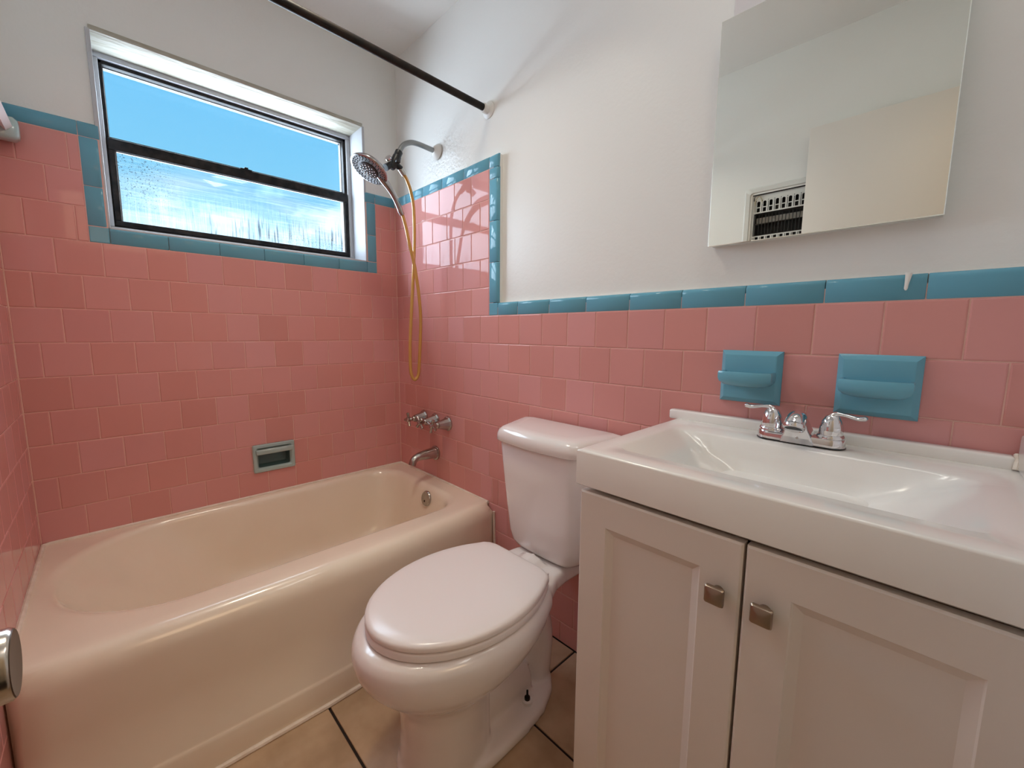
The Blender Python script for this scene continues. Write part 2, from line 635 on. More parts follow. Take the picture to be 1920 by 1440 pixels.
# back (window) wall
bm = bmesh.new()
T0, T1 = PR, 0.24
box(bm, LX - 0.15, WX0, T0, T1, WZ0, CZ)
box(bm, WX1, 0.15, T0, T1, WZ0, CZ)
QX0, QX1, QZ0, QZ1 = -0.672, -0.544, 0.520, 0.611        # pocket of the recessed soap dish
box(bm, LX - 0.15, QX0, T0, T1, 0, WZ0)
box(bm, QX1, 0.15, T0, T1, 0, WZ0)
box(bm, QX0, QX1, T0, T1, 0, QZ0)
box(bm, QX0, QX1, T0, T1, QZ1, WZ0)
box(bm, WX0, WX1, T0, T1, WZ1, CZ)
wall_back = struct(obj('wall_back', bm, 'paint', smooth=False))
bm = bmesh.new()
b0 = 0.0016
box(bm, LX, QX0, b0, PR, 0, 1.392)
box(bm, QX1, 0.0, b0, PR, 0, 1.392)
box(bm, QX0, QX1, b0, PR, 0, QZ0)
box(bm, QX0, QX1, b0, PR, QZ1, 1.392)
box(bm, LX, WX0 - 0.002, b0, PR, 1.392, TRIM_T + 0.03)
box(bm, WX1 + 0.002, 0.0, b0, PR, 1.392, TRIM_T + 0.03)
obj('grout_bed', bm, 'grout', wall_back, smooth=False)

# right wall
bm = nbox(PX, 0.15, FY - 2.2, T0, 0, CZ)
wall_right = struct(obj('wall_right', bm, 'paint_r', smooth=False))
bm = bmesh.new()
box(bm, b0, PX, FY, b0, 0, K0 - 2 * P + 0.03)
box(bm, b0, PX, -0.745, b0, K0 - 2 * P + 0.03, TRIM_T + 0.03)
obj('grout_bed', bm, 'grout', wall_right, smooth=False)
bm = bmesh.new()
box(bm, 0.0115, PX + 0.001, -0.7695, -0.744, K0 - 2 * P + 0.02, TRIM_T + 0.0455, 0.002)
box(bm, 0.0115, PX + 0.001, FY, -0.744, K0 - 2 * P + 0.028, K0 - 2 * P + 0.0485, 0.002)
box(bm, 0.0115, PX + 0.001, -0.76, 0.004, TRIM_T + 0.028, TRIM_T + 0.0455, 0.002)
obj('plaster_edge', bm, 'paint', wall_right, smooth=False)['label'] = 'painted plaster edge behind the blue trim'

# left wall
HY0, HY1, HZ0, HZ1 = -1.64, -1.245, 1.455, 1.795   # heater pocket
bm = bmesh.new()
a, b = LX - 0.15, LX - PR
box(bm, a, b, HY1, T0, 0, CZ)
box(bm, a, b, FY - 2.2, HY0, 0, CZ)
box(bm, a, b, HY0, HY1, 0, HZ0)
box(bm, a, b, HY0, HY1, HZ1, CZ)
wall_left = struct(obj('wall_left', bm, 'paint', smooth=False))
bm = bmesh.new()
box(bm, LX - PR, LX - b0, -1.46, b0, 0, K0 - 2 * P + 0.03)
box(bm, LX - PR, LX - b0, -0.745, b0, K0 - 2 * P + 0.03, TRIM_T + 0.03)
obj('grout_bed', bm, 'grout', wall_left, smooth=False)

# front wall with the doorway
DX0, DX1, DZ = -1.262, -0.60, 2.03
bm = bmesh.new()
box(bm, DX1, PX, FY - 0.11, FY, 0, CZ)
box(bm, DX0, DX1, FY - 0.11, FY, DZ, CZ)
box(bm, LX - PR, DX0, FY - 0.11, FY, 0, CZ)
wall_front = struct(obj('wall_front', bm, 'paint', smooth=False))
bm = nbox(LX - 0.15, 0.15, FY - 2.2, FY - 2.1, 0, CZ)
struct(obj('wall_hall', bm, 'hall', smooth=False))


# ---------------------------------------------------------------- wall tiles
def course(parent, n, up, pos, cuts, z0, z1, m='pink'):
    for a, b in zip(cuts[:-1], cuts[1:]):
        if b - a < 0.006:
            continue
        w, h = b - a - G, z1 - z0 - G
        put(tile_mesh(w, h, m), 'tile', parent, pos((a + b) / 2, (z0 + z1) / 2), n, up, 0.0016)


def cuts_for(u0, u1, first, pitch):
    """joints between u0 and u1"""
    k = math.ceil((u0 - first) / pitch + 1e-6)
    out = [u0]
    while first + k * pitch < u1 - 0.004:
        v = first + k * pitch
        if v > u0 + 0.004:
            out.append(v)
        k += 1
    out.append(u1)
    return out


UP = (0, 0, 1)
posB = lambda u, z: (-u, 0.0, z)          # u = distance left of the corner
posR = lambda u, z: (0.0, -u, z)
posL = lambda u, z: (LX, -u, z)
for r in range(-3, 9):
    zt = K0 - r * P
    zb = max(zt - P, RIM)
    fo = OW + (0.5 if r % 2 == 0 else 0.0) * WW
    if r < 0:
        course(wall_back, (0, -1, 0), UP, posB, cuts_for(0.0, 0.105, fo, WW), zb, zt)
        course(wall_back, (0, -1, 0), UP, posB, cuts_for(1.105, -LX, fo, WW), zb, zt)
    elif r == 7:
        course(wall_back, (0, -1, 0), UP, posB, cuts_for(0.0, 0.540, fo, WW), zb, zt)
        course(wall_back, (0, -1, 0), UP, posB, cuts_for(0.676, -LX, fo, WW), zb, zt)
    else:
        course(wall_back, (0, -1, 0), UP, posB, cuts_for(0.0, -LX, fo, WW), zb, zt)
for r in range(-3, 13):
    zt = K0 - r * P
    zb = max(zt - P, 0.0)
    fo = OR + (0.0 if r % 2 == 0 else 0.5) * WR
    if r < 2:
        course(wall_right, (-1, 0, 0), UP, posR, cuts_for(0.0, 0.7205, fo, WR), zb, zt)
    else:
        u0, u1 = 0.0, -FY
        if zt < RIM + 0.004:
            u0 = 0.72
        elif zb < RIM:
            course(wall_right, (-1, 0, 0), UP, posR, cuts_for(0.0, 0.74, fo, WR), RIM, zt)
            u0 = 0.74
        if zt < 0.80:
            u1 = 1.60
        course(wall_right, (-1, 0, 0), UP, posR, cuts_for(u0, u1, fo, WR), zb, zt)
for r in range(-3, 13):
    zt = K0 - r * P
    zb = max(zt - P, 0.0)
    fo = 0.06 + (0.0 if r % 2 == 0 else 0.5) * WR
    if r < 2:
        course(wall_left, (1, 0, 0), UP, posL, cuts_for(0.0, 0.7205, fo, WR), zb, zt)
    else:
        u0 = 0.0
        if zt < RIM + 0.004:
            u0 = 0.74
        course(wall_left, (1, 0, 0), UP, posL, cuts_for(u0, 1.45, fo, WR), zb, zt)

# blue trim: (mesh length, width) pieces
BW = 0.0495


def trim_run(parent, n, up, p0, p1, joints, w=BW):
    """bullnose pieces from p0 to p1 (centre line) split at the given distances"""
    p0, p1 = Vector(p0), Vector(p1)
    d = (p1 - p0)
    ln = d.length
    d.normalize()
    js = [0.0] + [j for j in joints if 0.01 < j < ln - 0.01] + [ln]
    for a, b in zip(js[:-1], js[1:]):
        put(bull_mesh(b - a, w, 'blue'), 'trim_tile', parent, p0 + d * (a + b) / 2, n, up, 0.001)


def steps(first, pitch, n=14):
    return [first + pitch * i for i in range(n)]


NB, NR, NL = (0, -1, 0), (-1, 0, 0), (1, 0, 0)
zc = K0 + 0.026
trim_run(wall_back, NB, UP, (WX0, 0, zc), (WX1, 0, zc), steps(0.153, 0.153), 0.052)
for xx in (WX0 - 0.025, WX1 + 0.025):
    put(tile_mesh(0.0485, 0.0505, 'blue'), 'trim_tile', wall_back, (xx, 0, zc), NB, UP)
ztop = TRIM_T + TT / 2
trim_run(wall_back, NB, (1, 0, 0), (WX0 - 0.025, 0, WZ0), (WX0 - 0.025, 0, TRIM_T), steps(0.125, 0.153), 0.05)
trim_run(wall_back, NB, (-1, 0, 0), (WX1 + 0.025, 0, WZ0), (WX1 + 0.025, 0, TRIM_T), steps(0.125, 0.153), 0.05)
for xx in (WX0 - 0.025, WX1 + 0.025):
    trim_run(wall_back, NB, UP, (xx - 0.025, 0, ztop), (xx + 0.025, 0, ztop), [], TT)
trim_run(wall_back, NB, UP, (LX, 0, ztop), (WX0 - 0.05, 0, ztop), [0.04], TT)
trim_run(wall_back, NB, UP, (WX1 + 0.05, 0, ztop), (0, 0, ztop), [], TT)
trim_run(wall_right, NR, UP, (0, 0, ztop), (0, -0.7205, ztop), steps(0.105, 0.153), TT)
trim_run(wall_right, NR, UP, (0, -0.7205, ztop), (0, -0.770, ztop), [], TT)
trim_run(wall_right, NR, (0, -1, 0), (0, -0.7455, K0 - 2 * P + 0.049), (0, -0.7455, TRIM_T), steps(0.0, 0.153), BW)
put(tile_mesh(0.0485, 0.0475, 'blue'), 'trim_tile', wall_right, (0, -0.7455, K0 - 2 * P + 0.0245), NR, UP)
trim_run(wall_right, NR, UP, (0, -0.7705, K0 - 2 * P + 0.0245), (0, FY, K0 - 2 * P + 0.0245), steps(0.1085, 0.1525), 0.049)
trim_run(wall_left, NL, UP, (LX, 0, ztop), (LX, -0.770, ztop), steps(0.105, 0.153), TT)
trim_run(wall_left, NL, (0, -1, 0), (LX, -0.7455, K0 - 2 * P + 0.049), (LX, -0.7455, TRIM_T), steps(0.0, 0.153), BW)
trim_run(wall_left, NL, UP, (LX, -0.7705, K0 - 2 * P + 0.0245), (LX, -1.46, K0 - 2 * P + 0.0245), steps(0.1085, 0.1525), 0.049)
# grout in the inner corners
bm = bmesh.new()
for x_, s_ in ((0.0, -1), (LX, 1)):
    box(bm, x_ + s_ * 0.0022, x_ - s_ * 0.004, -0.0022, 0.004, RIM, TRIM_T + TT - 0.012, 0.001, 1)
obj('corner_grout', bm, 'grout', wall_back, smooth=False)
# run of white paint over the blue trim
bm = bmesh.new()
pts = [(-0.002, -1.9205, 1.222), (-0.0015, -1.9195, 1.212), (-0.0012, -1.9185, 1.200), (-0.0014, -1.9182, 1.193), (-0.0010, -1.9181, 1.1895)]
tube(bm, pts, [0.0055, 0.0042, 0.003, 0.0028, 0.0012], 10, flat=(0.45, (1, 0, 0)))
obj('paint_drip', bm, 'paint', wall_right)['label'] = 'white paint run over the blue trim tile'
# light strip of sealant along the tub and down its end
bm = bmesh.new()
tube(bm, [(LX + 0.004, -0.745, 0.407), (LX + 0.004, -0.30, 0.408), (LX + 0.005, -0.01, 0.408), (LX + 0.02, -0.0035, 0.408), (-0.02, -0.0035, 0.408), (-0.005, -0.01, 0.408), (-0.0035, -0.30, 0.408), (-0.0035, -0.72, 0.404)], 0.006, 8)
tube(bm, [(-0.004, -0.757, 0.375), (-0.004, -0.762, 0.2), (-0.004, -0.77, 0.0)], 0.005, 8)
tube(bm, [(-1.29, -0.785, 0.004), (-1.0, -0.802, 0.004), (-0.7, -0.810, 0.004), (-0.4, -0.804, 0.004), (-0.01, -0.772, 0.004)], 0.0075, 8)
struct(obj('trim_1', bm, 'caulk'))

# ---------------------------------------------------------------- window
win = bpy.data.objects.new('window_1', None)
link(win)
win.location = (-0.605, 0.1, WZ0)
struct(win)
FX0, FX1, FZ0, FZ1 = -1.037, -0.177, 1.474, 2.035
bm = bmesh.new()
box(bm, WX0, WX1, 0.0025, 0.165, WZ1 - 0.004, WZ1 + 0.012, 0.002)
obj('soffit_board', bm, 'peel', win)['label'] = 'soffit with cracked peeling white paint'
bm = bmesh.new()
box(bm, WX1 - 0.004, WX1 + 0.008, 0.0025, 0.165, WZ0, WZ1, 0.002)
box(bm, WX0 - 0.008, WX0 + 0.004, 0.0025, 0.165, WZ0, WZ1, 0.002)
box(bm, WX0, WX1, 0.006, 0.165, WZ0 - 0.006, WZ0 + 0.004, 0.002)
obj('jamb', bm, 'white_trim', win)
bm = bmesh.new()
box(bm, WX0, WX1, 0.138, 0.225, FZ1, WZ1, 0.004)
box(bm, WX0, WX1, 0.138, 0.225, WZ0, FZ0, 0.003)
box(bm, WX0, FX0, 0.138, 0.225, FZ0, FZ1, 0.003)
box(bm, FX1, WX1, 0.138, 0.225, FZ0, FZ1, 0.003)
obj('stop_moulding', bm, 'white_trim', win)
# black metal frame
bm = bmesh.new()
box(bm, FX0, FX1, 0.150, 0.205, FZ1 - 0.012, FZ1, 0.0015)
box(bm, FX0, FX1, 0.144, 0.205, FZ0, FZ0 + 0.012, 0.0015)
box(bm, FX0, FX0 + 0.010, 0.150, 0.205, FZ0, FZ1, 0.0015)
box(bm, FX1 - 0.013, FX1, 0.150, 0.205, FZ0, FZ1, 0.0015)
obj('outer_frame', bm, 'frame', win)
bm = bmesh.new()
box(bm, FX0 + 0.008, FX1 - 0.010, 0.172, 0.197, 1.764, 1.792, 0.0015)
obj('upper_sash', bm, 'frame', win)
pu = nbox(FX0 + 0.008, FX1 - 0.008, 0.183, 0.187, 1.78, FZ1 - 0.008)
obj('glass_pane', pu, 'glass', win, smooth=False)
bm = bmesh.new()
t = 0.0024
for a_ in ((FX0 + 0.010, FX1 - 0.013, FZ1 - 0.012 - t, FZ1 - 0.012), (FX0 + 0.010, FX0 + 0.010 + t, 1.792, FZ1 - 0.012), (FX1 - 0.013 - t, FX1 - 0.013, 1.792, FZ1 - 0.012)):
    box(bm, a_[0], a_[1], 0.1755, 0.182, a_[2], a_[3])
obj('glazing_bead', bm, 'bead', win, smooth=False)
bm = bmesh.new()
y0, y1 = 0.137, 0.167
box(bm, FX0 + 0.004, FX1 - 0.002, y0, y1, 1.739, 1.778, 0.003)
box(bm, FX0 + 0.004, FX1 - 0.002, y0, y1, 1.4785, 1.4965, 0.002)
box(bm, FX0 + 0.004, FX0 + 0.021, y0, y1, 1.4965, 1.739, 0.002)
box(bm, FX1 - 0.020, FX1 - 0.002, y0, y1, 1.4965, 1.739, 0.002)
sash = obj('lower_sash', bm, 'frame', win)
bm = bmesh.new()
box(bm, -0.632, -0.588, 0.137, 0.160, 1.778, 1.783, 0.0015)
box(bm, -0.617, -0.603, 0.134, 0.158, 1.783, 1.788, 0.0015)
obj('sash_lock', bm, 'frame', sash)
bm = nbox(-0.412, 0.412, -0.002, 0.002, -0.124, 0.124)
me = bpy.data.meshes.new('glass_pane')
bm.to_mesh(me)
bm.free()
me.materials.append(M['glass_dirty'])
pl = bpy.data.objects.new('glass_pane', me)
link(pl, win)
pl.location = Vector((-0.609, 0.154, 1.618)) - win.location
pl['label'] = 'lower pane with whitish dried streaks'
bm = bmesh.new()
for a_ in ((FX0 + 0.021, FX1 - 0.020, 1.736, 1.739), (FX0 + 0.021, FX0 + 0.0245, 1.4965, 1.739), (FX1 - 0.0245, FX1 - 0.020, 1.4965, 1.739)):
    box(bm, a_[0], a_[1], 0.143, 0.150, a_[2], a_[3])
obj('glazing_bead', bm, 'bead', win, smooth=False)

# ---------------------------------------------------------------- bathtub
tub = thing('bathtub', 'cream enamelled bathtub built in under the window between pink tiled walls', 'bathtub', (-0.648, -0.39, 0.0))
N = 160
cx, cy = -0.66, -0.345
angs = sorted([2 * PI * k / N for k in range(N)] +
              [math.atan2(yy - cy, xx - cx) % (2 * PI) for xx, yy in ((LX + 0.002, -0.002), (-0.002, -0.002))])


def outer(yf, bow):
    """plan of the outside: walls on three sides, bowed front"""
    pts = [(-0.002, -0.002), (LX + 0.002, -0.002)]
    for k in range(25):
        s = k / 24
        x = LX + 0.002 + (-LX - 0.004) * s
        pts.append((x, yf - bow * math.sin(PI * s) ** 0.8))
    return pts


def inner(ins_l, ins_r, ins_f, ins_b):
    x0, x1, y0, y1 = LX + 0.012 + ins_l, -0.060 - ins_r, -0.655 + ins_f, -0.016 - ins_b
    h = y1 - y0
    r_l = min(h / 2 - 0.004, 0.31)
    r_r = min(0.12, h / 2 - 0.01)
    return rrect(x0, x1, y0, y1, (r_r, r_l, r_l, r_r), 12)


rings = []


def ring(poly, z, zf=None):
    pts = polar(poly, cx, cy, angs)
    rings.append([(x, y, z) for x, y in pts])


ring(outer(-0.768, 0.036), 0.0)
ring(outer(-0.768, 0.036), 0.078)
ring(outer(-0.764, 0.035), 0.086)
ring(outer(-0.761, 0.035), 0.090)
ring(outer(-0.756, 0.033), 0.25)
ring(outer(-0.752, 0.030), 0.345)
for k in range(1, 8):
    a = PI / 2 * k / 7
    ring(outer(-0.752 + 0.045 * (1 - math.cos(a)), 0.030), 0.345 + 0.063 * math.sin(a))
ring(outer(-0.690, 0.020), 0.4075)
for ins, z in ((0.0, 0.404), (0.006, 0.4035), (0.014, 0.401), (0.022, 0.395), (0.028, 0.386), (0.032, 0.374)):
    ring(inner(ins * 1.4, ins, ins, ins * 0.6), z)
for f in (0.15, 0.35, 0.55, 0.75, 0.9):
    ring(inner(0.045 + 0.26 * f, 0.032 + 0.05 * f, 0.032 + 0.05 * f, 0.019 + 0.05 * f), 0.374 - 0.27 * f)
ring(inner(0.35, 0.10, 0.105, 0.10), 0.088)
ring(inner(0.42, 0.15, 0.16, 0.15), 0.076)
bm = loft(bmesh.new(), rings, False, True)
obj('tub_body', bm, 'enamel', tub, sharp=60)
bm = bmesh.new()
oc, on = Vector((-0.098, -0.400, 0.350)), Vector((-0.97, 0.0, 0.22)).normalized()
lathe(bm, [(0.034, -0.006), (0.034, 0.004), (0.031, 0.008), (0.012, 0.010), (0.0, 0.010)], oc, on, 28)
ov = obj('overflow_plate', bm, 'chrome_worn', tub)
ov['label'] = 'round metal overflow plate'
bm = bmesh.new()
lathe(bm, [(0.005, 0.009), (0.005, 0.013), (0.0, 0.0135)], oc - Vector((0, 0, 0.012)), on, 12)
obj('screw', bm, 'bolt', ov)

# ---------------------------------------------------------------- toilet
TY = -1.150
toilet = thing('toilet', 'white two piece toilet with closed lid between the bathtub and the vanity', 'toilet', (-0.42, TY, 0.0))


def egg(xt, xb, b, z, hb=0.62, n=72, rc=0.03):
    """egg outline from tip xt (toward room) to a straight back edge at xb; b = half width, hb = half width at the back / b"""
    xm = xt + (xb - xt) * 0.54
    A = (xb - xm) / math.sqrt(1 - hb * hb)
    poly = []
    for k in range(25):
        a = -PI / 2 + PI * k / 24
        poly.append((xm + (xt - xm) * math.cos(a), b * math.sin(a)))
    for k in range(1, 13):
        x = xm + (xb - rc - xm) * k / 12
        poly.append((x, b * math.sqrt(max(0, 1 - ((x - xm) / A) ** 2))))
    y1 = b * hb
    for k in range(1, 7):
        t_ = PI / 2 * k / 6
        poly.append((xb - rc + rc * math.sin(t_), poly[36][1] + (y1 - rc - poly[36][1]) * (1 - math.cos(t_)) if k < 6 else y1 - rc))
    poly += [(x, -y) for x, y in reversed(poly[25:])]
    pts = polar(poly, xm, 0.0, [2 * PI * k / n for k in range(n)])
    return [(x, TY + y, z) for x, y in pts]


bm = bmesh.new()
prof = [(-0.640, -0.300, 0.150, 0.400), (-0.725, -0.250, 0.186, 0.402), (-0.742, -0.245, 0.196, 0.396), (-0.752, -0.243, 0.203, 0.382), (-0.755, -0.245, 0.205, 0.362),
        (-0.750, -0.262, 0.202, 0.335), (-0.738, -0.295, 0.194, 0.308), (-0.715, -0.335, 0.176, 0.280),
        (-0.688, -0.385, 0.150, 0.255), (-0.664, -0.415, 0.128, 0.234), (-0.650, -0.425, 0.116, 0.212), (-0.642, -0.427, 0.111, 0.18),
        (-0.640, -0.427, 0.110, 0.10), (-0.645, -0.427, 0.114, 0.03), (-0.655, -0.425, 0.120, 0.0)]
loft(bm, [egg(*q) for q in prof])
# deck under the tank
sec = []
for x, hw, zb_ in ((-0.32, 0.150, 0.345), (-0.25, 0.132, 0.352), (-0.20, 0.108, 0.348), (-0.14, 0.098, 0.345), (-0.06, 0.100, 0.345), (-0.03, 0.095, 0.35)):
    rr = rrect(-hw, hw, zb_, 0.400, 0.016, 4)
    sec.append([(x, TY + y, z) for y, z in rr])
loft(bm, sec)
# trapway
pth = smooth_path([(-0.46, TY, 0.21), (-0.38, TY, 0.265), (-0.30, TY, 0.285), (-0.22, TY, 0.255), (-0.185, TY, 0.17), (-0.19, TY, 0.07), (-0.20, TY, 0.0)], 6)
tube(bm, pth, 0.062, 20)
tube(bm, smooth_path([(-0.33, TY, 0.30), (-0.26, TY, 0.33), (-0.17, TY, 0.355)], 5), 0.072, 16)
# lower trap bulge and foot
tube(bm, smooth_path([(-0.46, TY, 0.06), (-0.36, TY, 0.062), (-0.25, TY, 0.058)], 5), [0.066] * 5 + [0.064] * 5 + [0.062], 20)
foot = []
for ins, z in ((0.0, 0.0), (0.0, 0.020), (0.004, 0.029), (0.018, 0.034), (0.050, 0.040), (0.075, 0.055)):
    o_ = []
    for x, hw in ((-0.52, 0.128), (-0.44, 0.132), (-0.34, 0.128), (-0.26, 0.118), (-0.19, 0.088), (-0.150, 0.05), (-0.138, 0.02)):
        o_.append((x - (ins if x > -0.2 else 0), TY + max(hw - ins, 0.008), z))
    foot.append(o_ + [(x, 2 * TY - y, zz) for x, y, zz in reversed(o_)])
loft(bm, foot)
bowl = obj('bowl', bm, 'porcelain', toilet, sharp=180)
md = bowl.modifiers.new('remesh', 'REMESH')
md.mode = 'VOXEL'
md.voxel_size = 0.0055
md.use_smooth_shade = True
sm = bowl.modifiers.new('smooth', 'SMOOTH')
sm.factor = 0.5
sm.iterations = 7
# seat and lid
bm = bmesh.new()
loft(bm, [egg(-0.712, -0.258, 0.183, 0.4035), egg(-0.720, -0.254, 0.189, 0.406), egg(-0.721, -0.254, 0.190, 0.420), egg(-0.717, -0.256, 0.187, 0.4235)])
obj('seat', bm, 'seat', toilet, sharp=60)
bm = bmesh.new()
loft(bm, [egg(-0.714, -0.258, 0.184, 0.4255), egg(-0.720, -0.253, 0.190, 0.4285), egg(-0.7205, -0.253, 0.190, 0.437), egg(-0.717, -0.256, 0.187, 0.4415),
          egg(-0.708, -0.262, 0.179, 0.4445), egg(-0.68, -0.28, 0.155, 0.446), egg(-0.60, -0.33, 0.09, 0.4465)])
obj('lid', bm, 'seat', toilet, sharp=60)
for s in (-1, 1):
    bm = bmesh.new()
    box(bm, -0.246, -0.222, TY + s * 0.078 - 0.016, TY + s * 0.078 + 0.016, 0.399, 0.414, 0.003)
    tube(bm, [(-0.246, TY + s * 0.078 - 0.02, 0.416), (-0.246, TY + s * 0.078 + 0.02, 0.416)], 0.0075, 12)
    obj('hinge', bm, 'seat', toilet)
# bolts at the foot
for s in (-1, 1):
    bm = bmesh.new()
    c_ = (-0.295, TY + s * 0.082, 0.036)
    lathe(bm, [(0.015, -0.008), (0.015, 0.010), (0.011, 0.012), (0.0, 0.012)], c_, (0, 0, 1), 20)
    wsh = obj('bolt_washer', bm, 'white_plastic', toilet)
    bm = bmesh.new()
    lathe(bm, [(0.0085, 0.010), (0.0085, 0.019), (0.0035, 0.021), (0.003, 0.040), (0.0, 0.041)], c_, (0, 0, 1), 10)
    obj('bolt', bm, 'bolt', wsh)['label'] = 'dark uncovered floor bolt'


def tank_plan(xf, hf, hr, bow, z, xb=-0.022, rf=0.035, rb=0.02):
    """D-shaped tank outline: bowed front of half width hf at x = xf, back half width hr"""
    pts = []
    # back left to back right, then front
    base = [(xb, hr), (xb, -hr), (xf, -hf), (xf, hf)]
    for i, (x, y) in enumerate(base):
        r_ = rb if i < 2 else rf
        p = Vector((x, y))
        a_ = Vector(base[i - 1]) - p
        c_ = Vector(base[(i + 1) % 4]) - p
        a_.normalize()
        c_.normalize()
        if i == 3:
            pass
        for k in range(9):
            t_ = k / 8
            q = (p + a_ * r_) * (1 - t_) ** 2 + p * 2 * t_ * (1 - t_) + (p + c_ * r_) * t_ ** 2
            pts.append((q.x, q.y))
        if i == 2:
            for k in range(1, 10):
                s = k / 10
                y_ = -hf + rf + (2 * hf - 2 * rf) * s
                pts.append((xf, y_))
    out = []
    for x, y in pts:
        w = max(0.0, (x - xb) / (xf - xb))
        out.append((x - bow * w * max(0.0, math.cos(PI / 2 * min(1, abs(y) / (hf + 0.02)))), TY + y, z))
    return out


bm = bmesh.new()
rg = []
for z, xf, hf, hr, bow in ((0.402, -0.150, 0.105, 0.130, 0.008), (0.410, -0.160, 0.118, 0.150, 0.010), (0.425, -0.166, 0.128, 0.168, 0.012), (0.455, -0.170, 0.136, 0.178, 0.014),
                           (0.55, -0.178, 0.143, 0.190, 0.016), (0.65, -0.186, 0.150, 0.202, 0.018), (0.748, -0.192, 0.156, 0.213, 0.020), (0.754, -0.188, 0.152, 0.209, 0.020), (0.758, -0.188, 0.152, 0.209, 0.020)):
    rg.append(tank_plan(xf, hf, hr, bow, z))
obj('tank', loft(bm, rg), 'porcelain', toilet, sharp=60)
bm = bmesh.new()
rg = []
for d, z in ((-0.006, 0.7575), (0.004, 0.7585), (0.007, 0.762), (0.006, 0.780), (0.002, 0.792), (-0.006, 0.8005), (-0.018, 0.805), (-0.045, 0.807)):
    rg.append(tank_plan(-0.195 - d, 0.160 + d, 0.217 + d, 0.020, z, xb=-0.018))
obj('tank_lid', loft(bm, rg), 'porcelain', toilet, sharp=60)

# ---------------------------------------------------------------- vanity
VY0, VY1 = -2.112, -1.515
van = thing('vanity_cabinet', 'white two door vanity cabinet under the white sink top beside the toilet', 'cabinet', (-0.22, -1.81, 0.0))
VT = 0.808
bm = bmesh.new()
box(bm, -0.438, -0.003, VY1 - 0.016, VY1, 0.0, 0.802, 0.001)
box(bm, -0.438, -0.003, VY0, VY0 + 0.016, 0.0, 0.802, 0.001)
box(bm, -0.436, -0.003, VY0 + 0.016, VY1 - 0.016, 0.09, 0.106)
box(bm, -0.38, -0.365, VY0 + 0.016, VY1 - 0.016, 0.0, 0.09)
obj('carcass', bm, 'cab', van, smooth=False)
bm = nbox(-0.4365, -0.430, VY0 + 0.016, VY1 - 0.016, 0.106, 0.802)
obj('face_backing', bm, 'cab_dark', van, smooth=False)


def cab_door(ya, yb, z0, z1, ky):
    """framed door with recessed bevelled panel, front face toward -x"""
    xf, xb = -0.4575, -0.4395
    st, bv, dp = 0.058, 0.014, 0.0075
    bm = bmesh.new()

    def rct(ins, x, e=0.0):
        return [(x, ya + ins, z0 + ins + e), (x, yb - ins, z0 + ins + e), (x, yb - ins, z1 - ins - e), (x, ya + ins, z1 - ins - e)]
    rgs = [rct(0.0, xb), rct(0.0, xf + 0.003), rct(0.003, xf), rct(st, xf), rct(st + 0.002, xf + 0.002), rct(st + bv, xf + dp), rct(st + bv + 0.002, xf + dp)]
    loft(bm, rgs)
    d = obj('door', bm, 'cab', van, sharp=12)
    kc = Vector((xf, ky, 0.722))
    bm = bmesh.new()
    lathe(bm, [(0.008, 0.0), (0.007, 0.006), (0.006, 0.013)], kc, (-1, 0, 0), 16)
    # square pillowed face
    fr_ = []
    for h, s in ((0.012, 0.009), (0.0155, 0.0135), (0.0195, 0.0140), (0.0225, 0.0125), (0.0245, 0.008), (0.025, 0.003)):
        rr = rrect(-s, s, -s, s, min(0.003, s * 0.4), 4)
        fr_.append([(kc.x - h, kc.y + a_, kc.z + b_) for a_, b_ in rr])
    loft(bm, fr_)
    obj('knob', bm, 'nickel', d)['label'] = 'square pillowed brushed metal knob'
    return d


cab_door(-1.8050, -1.5175, 0.09, 0.8065, -1.776)
cab_door(-2.1000, -1.8090, 0.09, 0.8065, -1.838)

top = thing('sink_counter', 'white one piece sink top with rectangular sloped basin on the vanity', 'sink', (-0.22, -1.81, 0.815))
bm = bmesh.new()
TX0, TX1, TYa, TYb = -0.460, -0.004, -2.114, -1.507
TZ = 0.885
cx2, cy2 = -0.255, -1.795
A2 = sorted([2 * PI * k / 120 for k in range(120)] + [math.atan2(yy - cy2, xx - cx2) % (2 * PI) for xx in (TX0, TX1) for yy in (TYa, TYb)])
rg = []


def r2(x0, x1, ya, yb, r, z):
    rg.append([(x, y, z) for x, y in polar(rrect(x0, x1, ya, yb, r, 6), cx2, cy2, A2)])


r2(TX0 + 0.02, TX1, TYa, TYb - 0.02, 0.001, 0.817)
r2(TX0 + 0.004, TX1, TYa, TYb - 0.004, 0.001, 0.815)
r2(TX0, TX1, TYa, TYb, 0.002, 0.818)
r2(TX0, TX1, TYa, TYb, 0.002, TZ - 0.004)
r2(TX0 + 0.0015, TX1, TYa, TYb - 0.0015, 0.002, TZ - 0.001)
r2(TX0 + 0.005, TX1, TYa, TYb - 0.005, 0.002, TZ)
r2(-0.430, -0.050, -2.070, -1.540, 0.008, TZ - 0.0005)
bx0, bx1, by0, by1 = -0.395, -0.128, -2.040, -1.552
r2(bx0, bx1, by0, by1, 0.022, TZ - 0.002)
r2(bx0 + 0.006, bx1 - 0.004, by0 + 0.006, by1 - 0.006, 0.022, TZ - 0.006)
r2(bx0 + 0.022, bx1 - 0.010, by0 + 0.075, by1 - 0.075, 0.022, 0.845)
r2(bx0 + 0.040, bx1 - 0.020, by0 + 0.135, by1 - 0.135, 0.022, 0.812)
r2(bx0 + 0.055, bx1 - 0.032, by0 + 0.155, by1 - 0.155, 0.022, 0.804)
r2(bx0 + 0.085, bx1 - 0.06, by0 + 0.19, by1 - 0.19, 0.022, 0.802)
loft(bm, rg, True, True)
obj('basin_slab', bm, 'marble', top, sharp=50)
